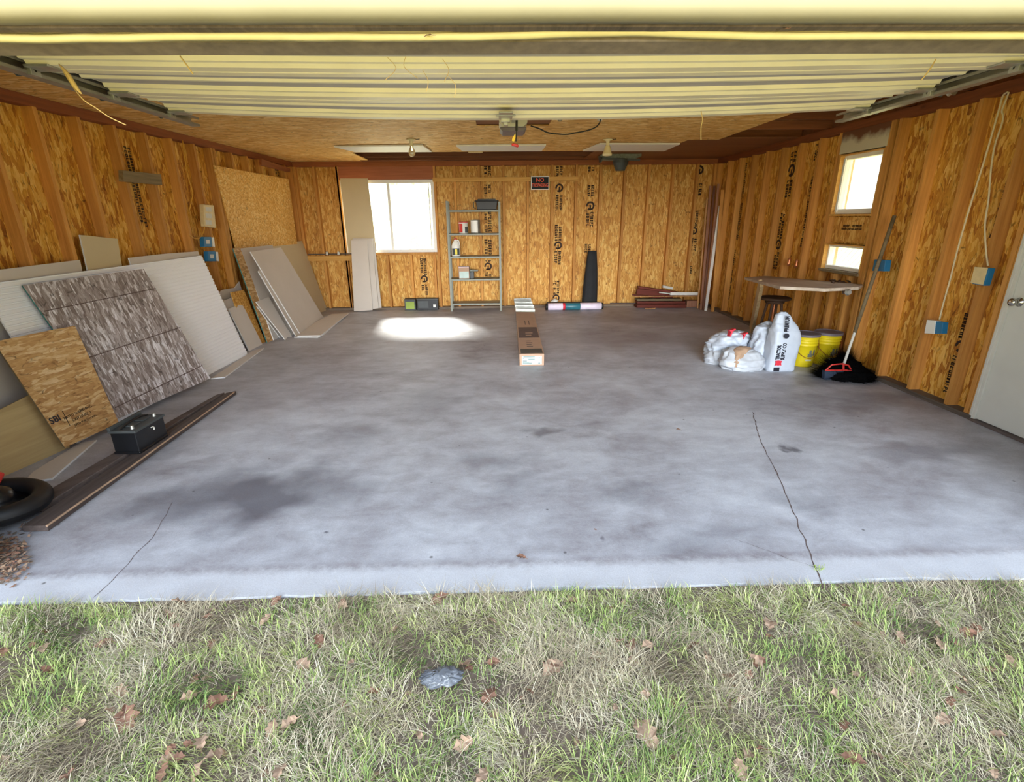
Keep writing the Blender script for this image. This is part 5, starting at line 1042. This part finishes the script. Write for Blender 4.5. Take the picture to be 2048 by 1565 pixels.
# rear rounded bag on top
c = H(1455, 690, 1, 5.42); b = sack([(.0, c.x+.02, 5.45, .19, .16, .1), (.10, c.x+.02, 5.45, .21, .18, .1), (.2, c.x+.02, 5.45, .21, .17, .1), (.29, c.x+.06, 5.45, .16, .13, .1), (.335, c.x+.08, 5.45, .05, .05, 0)], 56, 40, .02, 8, 12, 2.2)
o = bag(b, 'bag', 'rounded_plastic_bag', 'puffy white plastic bag with red print, rear left of the bag group')
for px, py, s_ in ((1464, 666, 1.0), (1490, 672, .8)):
    cc_ = H(px, py, 1, 5.30); b = MB(); b.prism([cc_+V(q)*s_ for q in ((-.035, 0, .03), (-.01, 0, .01), (-.02, 0, -.04), (-.005, 0, -.04), (.01, 0, .015), (.04, 0, .035), (.03, 0, .045), (.0, 0, .03))], (0, .07, -.01)); b.build('red_print', 'bag_red', parent=o)
c = H(1440, 722, 1, 5.30); b = sack([(.0, c.x+.03, 5.36, .13, .10, .1), (.06, c.x+.03, 5.36, .15, .12, .1), (.13, c.x+.04, 5.36, .13, .10, .1), (.17, c.x+.05, 5.36, .04, .03, 0)], 40, 24, .018, 11, 15, 2.2)
o = bag(b, 'bag_dirty', 'small_plastic_bag', 'small low white bag at the far left of the bag group')
c = H(1490, 735, 1, 5.02); b = sack([(.0, c.x, 5.12, .18, .13, -.1), (.05, c.x, 5.12, .215, .15, -.1), (.12, c.x, 5.12, .205, .14, -.1), (.19, c.x-.02, 5.14, .15, .10, -.1), (.225, c.x-.03, 5.15, .05, .04, 0)], 60, 36, .014, 9, 21, 2.3)
o = bag(b, 'bag_dirty', 'crumpled_sack', 'low crumpled white sack with tan dirt, front of the bag group')
b = sack([(.05, c.x-.10, 5.02, .03, .02, 0), (.11, c.x-.10, 5.02, .035, .03, .2), (.18, c.x-.07, 5.06, .05, .05, .3), (.22, c.x-.01, 5.1, .09, .05, .3), (.24, c.x+.0, 5.11, .03, .02, .3)], 24, 16, .01, 14, 23, 2); b.build('dirt_patch', 'dirt_tan', parent=o, smooth=True)
# buckets
def bucket(cx, cy, lab, first=None):
    t = thing('yellow_bucket', (cx, cy, 0), lab, 'bucket'); h_ = .345; r0_, r1_ = .112, .130
    pr = [(r0_*.96, .002), (r0_, .008), (r0_+.004, .06)]; 
    for z_ in (.235, .265, .295): rr_ = r0_+(r1_-r0_)*z_/h_; pr += [(rr_, z_-.003), (rr_+.006, z_), (rr_, z_+.004)]
    pr += [(r1_, h_)]; b = MB(); b.lathe(pr, (cx, cy, 0), 44); b.build('body', 'yellow', parent=t, smooth=True)
    b = MB(); b.lathe([(r1_+.003, h_-.02), (r1_+.009, h_-.018), (r1_+.009, h_+.006), (r1_-.006, h_+.01), (r1_-.012, h_+.003), (.01, h_+.003)], (cx, cy, 0), 44); b.build('lid', 'grey_plastic', parent=t)
    b = MB(); pth = [V((cx+(r1_+.012)*math.cos(a), cy-(r1_+.012)*math.sin(a)*.95, h_-.05-.19*math.sin(a))) for a in np.linspace(.0, math.pi, 18)]; b.tube(pth, .003, 6); b.build('bail', 'copper', parent=t)
    b = MB(); b.tube([V((cx-.03, cy-r0_-.006, .155)), V((cx+.03, cy-r0_-.006, .155))], .001, 4)
    n = 8
    for (a0, a1, z0, z1, mi) in ((262, 285, .115, .15, 0), (268, 280, .15, .19, 0), (288, 300, .13, .19, 0), (255, 285, .075, .09, 1)):
        for k_ in range(n):
            u0, u1 = math.radians(a0+(a1-a0)*k_/n), math.radians(a0+(a1-a0)*(k_+1)/n); R_ = r0_+.012
            b.add([V((cx+R_*math.cos(u), cy+R_*math.sin(u), z)) for u, z in ((u0, z0), (u1, z0), (u1, z1), (u0, z1))], [(0, 1, 2, 3)], mi)
    b.build('label', ['shelf_metal', 'dirty_white'], parent=t); return t
c1 = H(1612, 737, 2, 0); c2 = H(1660, 734, 2, 0)
bucket(3.26, 5.22, 'yellow bucket with grey lid, left of the two, beside the feed bag')
bucket(3.535, 5.27, 'yellow bucket with grey lid, right of the two, behind the broom')
# broom
P0 = H(1688, 728, 1, 4.70); P1 = H(1789, 432, 0, XR-.02)
bm = thing('long_handled_broom', (P0.x, 4.66, 0), 'broom with red frame and navy head, long grey handle leaning on the wall', 'broom')
md = P0.lerp(P1, .22); md2 = P0.lerp(P1, .24); b = MB(); b.tube([md, P1], [.016, .017], 12); b.build('handle', 'grey_wood', parent=bm, smooth=True)
b = MB(); b.tube([P0, md2], .012, 12); b.build('handle_sleeve', 'dirty_white', parent=bm)
yB_ = 4.66; q_ = lambda x, y, d=0: H(x, y, 1, yB_+d)
b = MB(); b.tube([q_(1651, 741), q_(1664, 730), q_(1683, 728), q_(1697, 731), q_(1703, 741)], .007, 8); b.tube([q_(1651, 741), q_(1703, 741)], .008, 8); b.tube([q_(1687, 741), q_(1687, 727)], .009, 8); b.build('frame', 'red', parent=bm)
b = MB(); pts = [q_(1650, 743), q_(1703, 743), q_(1704, 768), q_(1648, 766)]
for p in pts[2:]: p.z = max(p.z, .003)
b.prism(pts, (0, .05, 0)); b.build('bristle_head', 'navy', parent=bm, bevel=.004)
# sooty black heap and its smudge on the wall foot
c = H(1720, 760, 2, 0); hp = sack([(0, 3.42, 4.74, .22, .15, -.4), (.03, 3.43, 4.74, .23, .155, -.4), (.08, 3.43, 4.76, .20, .13, -.4), (.13, 3.44, 4.80, .12, .09, -.3), (.18, 3.46, 4.82, .06, .05, 0), (.20, 3.47, 4.82, .02, .02, 0)], 64, 40, .018, 12, 31, 2)
ho = tag(hp.build('black_heap', 'soot', smooth=True), 'shaggy soot-black heap on the floor behind the broom head', 'heap')
me = ho.data; b = MB(); r5 = random.Random(5)
for i in range(9000):
    v0 = hp.v[r5.randrange(len(hp.v))]; d = (v0-V((3.42, 4.79, .0))).normalized()+V((r5.uniform(-.6, .6), r5.uniform(-.6, .6), r5.uniform(-.3, .4))); L = .02+.14*r5.random()**2; e_ = v0+d.normalized()*L; e_.z = max(e_.z, .002)
    if e_.x > XR-.01: continue
    s_ = V((.0012, .0012, 0)); b.add([v0-s_, v0+s_, e_], [(0, 1, 2)])
b.build('frayed_fibres', 'soot', parent=ho)
# electrical on right wall
def rbox(q, d, mat, lab, nm, cat): return sheet(nm, mat, [HR(x, y, d) for x, y in q], d-.002, lab, cat, bevel=.003)
o = rbox(((1744, 542), (1768, 543), (1771, 521), (1749, 519)), .06, 'blue_box', 'blue junction box on the right wall behind the broom handle', 'junction_box', 'junction box')
o = rbox(((1868, 668), (1883, 668), (1886, 645), (1871, 643)), .05, 'blue_box', 'blue box with white switch plate low on the right wall', 'outlet_box', 'outlet box')
kid(sheet('cover_plate', 'white', [HR(x, y, .055) for x, y in ((1849, 667), (1868, 668), (1871, 642), (1854, 640))], .05, None, None), o)
o = rbox(((1944, 568), (1968, 572), (1979, 537), (1951, 535)), .05, 'blue_box', 'white cover plate over a blue box near the white side door', 'outlet_box', 'outlet box')
kid(sheet('cover_plate', 'beige_box', [HR(x, y, .056) for x, y in ((1941, 566), (1965, 570), (1975, 536), (1949, 534))], .005, None, None), o)
b = MB(); b.tube(smooth_path([HR(x, y, .015) for x, y in ((2016, 184), (2006, 192), (1998, 220), (1975, 300), (1955, 365), (1935, 430), (1915, 500), (1900, 560), (1886, 610), (1879, 640))]), .0065, 8); tag(b.build('white_cable', 'cable_white', smooth=True), 'white cable running down to the low switch box on the right wall', 'cable')
b = MB(); b.tube(smooth_path([HR(x, y, .015) for x, y in ((2018, 184), (2010, 205), (2004, 222), (2006, 240), (1990, 290), (1982, 340), (1977, 400), (1970, 450), (1972, 500), (1976, 532))]), .006, 8); tag(b.build('white_cable', 'cable_white', smooth=True), 'white cable running down to the plate beside the side door', 'cable')

# ================================================================== STRAWS, LEAVES, DEBRIS
def strand(P, r, lab, nm='dry_grass_strand'):
    b = MB(); b.tube(smooth_path(P), r, 5); return tag(b.build(nm, 'straw', smooth=True), lab, 'dry grass')
strand([H(118, 128, 1, 2.75), H(140, 165, 1, 2.72), H(165, 198, 1, 2.7), H(190, 215, 1, 2.7), H(220, 235, 1, 2.7), H(252, 250, 1, 2.7)], .0025, 'longest dry grass strand hanging from the left end of the door')
b = MB(); pth = smooth_path([H(122, 132, 1, 2.7), H(136, 150, 1, 2.69), H(150, 172, 1, 2.69), H(163, 188, 1, 2.69)])
b.tube(pth, [.003+.007*math.sin(math.pi*i/(len(pth)-1)) for i in range(len(pth))], 6); tag(b.build('dry_seed_head', 'straw', smooth=True), 'thick frayed tuft of dry grass caught at the left door end', 'dry grass')
strand([H(360, 112, 1, 2.4), H(372, 128, 1, 2.4), H(386, 148, 1, 2.4)], .003, 'short dry straw stuck on the door, left of centre')
strand([H(1402, 222, 1, 3.9), H(1405, 240, 1, 3.9), H(1402, 255, 1, 3.9), H(1402, 280, 1, 3.9)], .003, 'dry straw dangling off the door edge, right of centre')
strand([H(1872, 118, 1, 2.6), H(1860, 138, 1, 2.6), H(1843, 160, 1, 2.6)], .003, 'slanting straw at the right end of the door')
for i, (x, y) in enumerate(((775, 115), (812, 112), (845, 140), (895, 150), (885, 118))):
    strand([H(x, y, 1, 2.45), H(x+rg.uniform(-12, 18), y+22, 1, 2.45), H(x+rg.uniform(-5, 25), y+45, 1, 2.45)], .0012, 'thin rootlets hanging from the door bottom, left of centre', 'hanging_rootlet')['group'] = 'thin rootlets hanging from the door'
def leaf_mesh(s, seed):
    r = random.Random(seed); b = MB(); n = 7; L = []; R = []
    for i in range(n+1):
        t = i/n; w = math.sin(math.pi*min(1, t*1.05))**.7*.34*(1+(.35 if i % 2 else -.25)) if 0 < i < n else .01; z = .18*math.sin(t*3)*r.uniform(.5, 1.4)
        L.append(V((-w*s, (t-.5)*s*1.2, z*s+.10*s*r.random()))); R.append(V((w*s, (t-.5)*s*1.2, z*s+.10*s*r.random())))
    C = [V((0, (i/n-.5)*s*1.2, .14*math.sin(i/n*3)*s)) for i in range(n+1)]; b.v = L+C+R; m = n+1
    for i in range(n): b.f += [(i, m+i, m+i+1, i+1), (m+i, 2*m+i, 2*m+i+1, m+i+1)]; b.mi += [0, 0]
    b.tube([C[0]+V((0, -.25*s, .01*s)), C[0]], .02*s, 4); return b
leafs = []
for kx, (mt, sd) in enumerate((('leaf', 1), ('leaf_pale', 2), ('leaf', 3), ('leaf_pale', 4))):
    b = leaf_mesh(.06, sd); me = bpy.data.meshes.new('dry_leaf'); me.from_pydata([tuple(p) for p in b.v], [], b.f); me.materials.append(M[mt]); me.update(); leafs.append(me)
def leaf(P_, s, rot, lab='curled brown fallen leaf lying in the grass before the slab', g='fallen leaves in the grass', k_=None, tilt=.3):
    o = bpy.data.objects.new('dry_leaf', leafs[rg.randrange(4) if k_ is None else k_]); COL.objects.link(o)
    o.matrix_world = Matrix.Translation(P_) @ Matrix.Rotation(rot, 4, 'Z') @ Matrix.Rotation(rg.uniform(-tilt, tilt), 4, 'X') @ Matrix.Rotation(rg.uniform(-tilt, tilt), 4, 'Y') @ Matrix.Scale(s, 4)
    o['label'] = lab; o['category'] = 'leaf'
    if g: o['group'] = g
    return o
for i in range(120):
    px, py = rg.uniform(0, 2048), rg.uniform(1200, 1560); P_ = H(px, py, 2, -.012+rg.uniform(0, .022)); leaf(P_, rg.uniform(.45, .95), rg.uniform(0, 6.3), tilt=.6)
for px, py, s, k_ in ((880, 1200, 1.2, 0), (1145, 1205, 1.0, 1), (980, 1395, 1.2, 0), (1105, 1340, 1.3, 1), (1290, 1470, 1.5, 1), (430, 1410, 1.3, 0), (255, 1440, 1.5, 0), (1540, 1250, 1.1, 1), (210, 1290, 1.0, 0), (1880, 1290, 1.1, 1)):
    leaf(H(px, py, 2, .0), s, rg.uniform(0, 6.3), k_=k_)
leaf(H(1560, 62, 1, 1.97), .75, .5, 'brown curled leaf caught on the rubber seal of the raised door', None, 0, .9)
leaf(H(858, 73, 1, 1.965), .45, 1.5, 'small orange leaf on the yellow seal lip, left of centre', None, 0, .4)
for px, py, s, l in ((1357, 860, .5, 'tiny brown leaf on the concrete, right of centre'), (1042, 1115, .7, 'dark twig-like leaf on the slab near the front edge'), (1190, 1060, .25, 'speck of leaf on the concrete near the front centre')):
    leaf(H(px, py, 2, .006), s, 1.2, l, None, 0, .1)
# leaf litter in the left front corner of the slab
b = MB(); r6 = random.Random(9)
for i in range(900):
    px = r6.uniform(-70, 62)*(r6.random()**.3); py = 1165-(px+70)*r6.uniform(-.1, .55)-r6.uniform(0, 60); P_ = H(px, py, 2, .003+r6.uniform(0, .012)); a = r6.uniform(0, 6.3); s = r6.uniform(.005, .018)
    u = V((math.cos(a), math.sin(a), r6.uniform(-.3, .3)))*s; w = V((-math.sin(a), math.cos(a), r6.uniform(-.3, .3)))*s*.5; b.add([P_-u, P_+w, P_+u, P_-w], [(0, 1, 2, 3)], r6.randrange(3))
tag(b.build('leaf_litter', ['leaf', 'soil', 'dirt_tan']), 'dark crumbled leaf litter on the slab at the front left corner', 'leaf litter', kind='stuff')
b = MB(); c = H(1637, 1138, 2, .004)
for i in range(40): a = r6.uniform(0, 6.3); u = V((math.cos(a), math.sin(a), .25))*r6.uniform(.008, .022); o_ = V((r6.gauss(0, .012), r6.gauss(0, .012), 0)); b.add([c+o_, c+o_+u+V((0, .002, .004)), c+o_+u*.5+V((.003, 0, 0))], [(0, 1, 2)])
tag(b.build('weed_tuft', 'foliage'), 'tiny weed growing from the slab crack near the front edge', 'weed')
# crumpled clear plastic in the grass
c = H(885, 1362, 2, .0); b = sack([(.002, c.x, c.y, .055, .02, .15), (.014, c.x, c.y, .065, .026, .15), (.03, c.x-.01, c.y, .045, .02, .15), (.04, c.x-.01, c.y, .012, .01, .15)], 56, 30, .009, 40, 44, 2.4)
for p in b.v: p.z -= .0
k = N('clear_plastic'); k.b.inputs['Transmission Weight'].default_value = .6; M['clear_plastic'] = k.fin(srgb(150, 156, 166), .2)
pw_ = tag(b.build('crumpled_plastic_wrapper', 'clear_plastic', smooth=True), 'crumpled translucent plastic wrapper lying in the grass, centre foreground', 'wrapper')
pw_.scale = (1, 1, 1)

# ================================================================== GRASS
def grass(name, nbl, green, label, cat, hrange, wr, seed, lie):
    R = np.random.default_rng(seed)
    x = R.uniform(-2.75, 2.85, nbl*2); y = YF-.02-R.uniform(0, 1, nbl*2)**1.0*1.06
    dens = np.array([noise.noise(V((a*2.6, c*2.6, seed)))+.6*noise.noise(V((a*8, c*8, seed+3))) for a, c in zip(x, y)])
    keep = dens > R.uniform(-.75, .35, nbl*2)-(.2 if green else .1); x, y, dens = x[keep][:nbl], y[keep][:nbl], dens[keep][:nbl]; n = len(x)
    ang = R.uniform(0, 2*np.pi, n); clump = np.array([noise.noise(V((a*4, c*4, 50+seed))) for a, c in zip(x, y)]); ang = ang*.6+clump*6
    h = R.uniform(*hrange, n)*(1+.7*np.clip(dens, -.6, .8)); h *= np.clip((YF-y)/.05, .45, 1); ln = R.uniform(*lie, n)
    w = R.uniform(*wr, n); dx, dy = np.cos(ang), np.sin(ang); px_, py_ = -dy, dx
    z0 = -.016
    base = np.stack([x, y, np.full(n, z0)], 1); d = np.stack([dx, dy, np.zeros(n)], 1); s_ = np.stack([px_, py_, np.zeros(n)], 1)*w[:, None]
    up = np.array([0, 0, 1.]); el = np.cos(ln)[:, None]*h[:, None]; fl = np.sin(ln)[:, None]*h[:, None]
    mid = base+up*el*.62+d*fl*.38; tip = base+up*el*.88+d*fl*1.0; tip[:, 2] = np.maximum(tip[:, 2], z0+.006)
    vs = np.stack([base-s_, base+s_, mid-s_*.8, mid+s_*.8, tip], 1).reshape(-1, 3)
    # nothing grows into the slab
    vs[:, 1] = np.where((vs[:, 2] < .003), np.minimum(vs[:, 1], YF-.012), vs[:, 1])
    i0 = np.arange(n)*5; q = np.stack([i0, i0+1, i0+3, i0+2], 1); t = np.stack([i0+2, i0+3, i0+4], 1)
    me = bpy.data.meshes.new(name); me.vertices.add(len(vs)); me.vertices.foreach_set('co', vs.ravel().astype(np.float32))
    loops = np.concatenate([q.ravel(), t.ravel()]); me.loops.add(len(loops)); me.loops.foreach_set('vertex_index', loops.astype(np.int32))
    st = np.concatenate([np.arange(n)*4, 4*n+np.arange(n)*3]); me.polygons.add(2*n); me.polygons.foreach_set('loop_start', st.astype(np.int32)); me.update(calc_edges=True)
    tcol = np.clip(.5+clump*.8+R.normal(0, .25, n), 0, 1)[:, None]
    pal = (np.array([[.13, .22, .06], [.34, .43, .12], [.62, .64, .28]]) if green else np.array([[.26, .21, .14], [.56, .48, .32], [.82, .75, .55]]))
    c = np.where(tcol < .5, pal[0]+(pal[1]-pal[0])*tcol*2, pal[1]+(pal[2]-pal[1])*(tcol*2-1)); c = c*R.uniform(.75, 1.2, (n, 1))
    cc = np.ones((n, 5, 4)); cc[:, :, :3] = c[:, None, :]; at_ = me.color_attributes.new('Col', 'FLOAT_COLOR', 'POINT'); at_.data.foreach_set('color', cc.ravel().astype(np.float32))
    me.materials.append(M['blades']); o = bpy.data.objects.new(name, me); COL.objects.link(o); return tag(o, label, cat, kind='stuff')
grass('lawn_grass', 42000, True, 'green grass blades growing in front of the concrete slab', 'grass', (.03, .075), (.0009, .0019), 3, (.5, 1.4))
grass('dry_grass', 62000, False, 'pale dry straw and dead grass matted in the lawn', 'dry grass', (.04, .12), (.0006, .0014), 8, (1.0, 1.52))
b = MB(); b.box((-3.4, .5, -.07), (3.4, YF-.004, -.012)); tag(b.build('soil_strip', 'soil', origin=(0, 1, -.06)), kind='structure')

# ================================================================== OUTSIDE THE WINDOWS
def tree(x, y, h, lab, seed):
    t = thing('bare_tree', (x, y, -.06), lab, 'tree', None); r = random.Random(seed); b = MB()
    def br(p, d, L, rad, k_):
        q = p+d*L; b.tube([p, p.lerp(q, .5)+V((r.uniform(-1, 1), r.uniform(-1, 1), 0))*L*.05, q], [rad, rad*.85, rad*.65], 6)
        if k_ == 0: return
        for _ in range(3): br(p.lerp(q, r.uniform(.55, 1)), (d+V((r.uniform(-.8, .8), r.uniform(-.8, .8), r.uniform(-.1, .5)))).normalized(), L*r.uniform(.5, .75), rad*.55, k_-1)
    br(V((x, y, -.06)), V((0, 0, 1)), h*.35, h*.018, 4); b.build('branches', 'bark', parent=t); return t
tree(7.6, 7.2, 6, 'pale bare tree branches seen through the upper side window', 2)
tree(-3.2, 19, 7, 'faint bare tree beyond the back window', 5)
def shrub(x, y, s, seed, lab):
    b = MB(); r = random.Random(seed)
    for i in range(1400):
        a, c, rr = r.uniform(0, 6.28), r.uniform(-1, 1), r.random()**.4; w = math.sqrt(1-c*c)
        p = V((x+rr*w*math.cos(a)*s, y+rr*w*math.sin(a)*s, s*.75+rr*c*s*.8)); u = V((r.uniform(-1, 1), r.uniform(-1, 1), r.uniform(-1, 1))).normalized()*.09; w_ = u.cross(V((r.uniform(-1, 1), r.uniform(-1, 1), r.uniform(-1, 1)))).normalized()*.06; b.add([p-u, p+w_, p+u, p-w_], [(0, 1, 2, 3)])
    return tag(b.build('leafy_shrub', 'foliage', origin=(x, y, 0)), lab, 'shrub')
shrub(-2.4, 17, 1.6, 3, 'yellow-green shrub outside, low in the right half of the back window'); shrub(-5.6, 21, 1.5, 4, 'yellow-green shrub outside, farther left beyond the back window')
fn = thing('wire_fence', (6.3, 7.5, -.06), 'wire mesh fence outside, seen through the small lower side window', 'fence')
b = MB()
for i in range(40): 
    y0 = 5.0+i*.14
    b.tube([(6.3, y0, 0), (6.3, y0+1.2, 1.2)], .006, 4); b.tube([(6.3, y0+1.2, 0), (6.3, y0, 1.2)], .006, 4)
b.build('mesh', 'galv', parent=fn); b = MB(); b.tube([(6.3, 4.8, 1.22), (6.3, 11.8, 1.22)], .02, 8); b.build('top_rail', 'galv', parent=fn)
for y in (5.2, 8.2, 11.2): b = MB(); b.tube([(6.3, y, -.06), (6.3, y, 1.3)], .025, 8); b.build('post', 'galv', parent=fn)
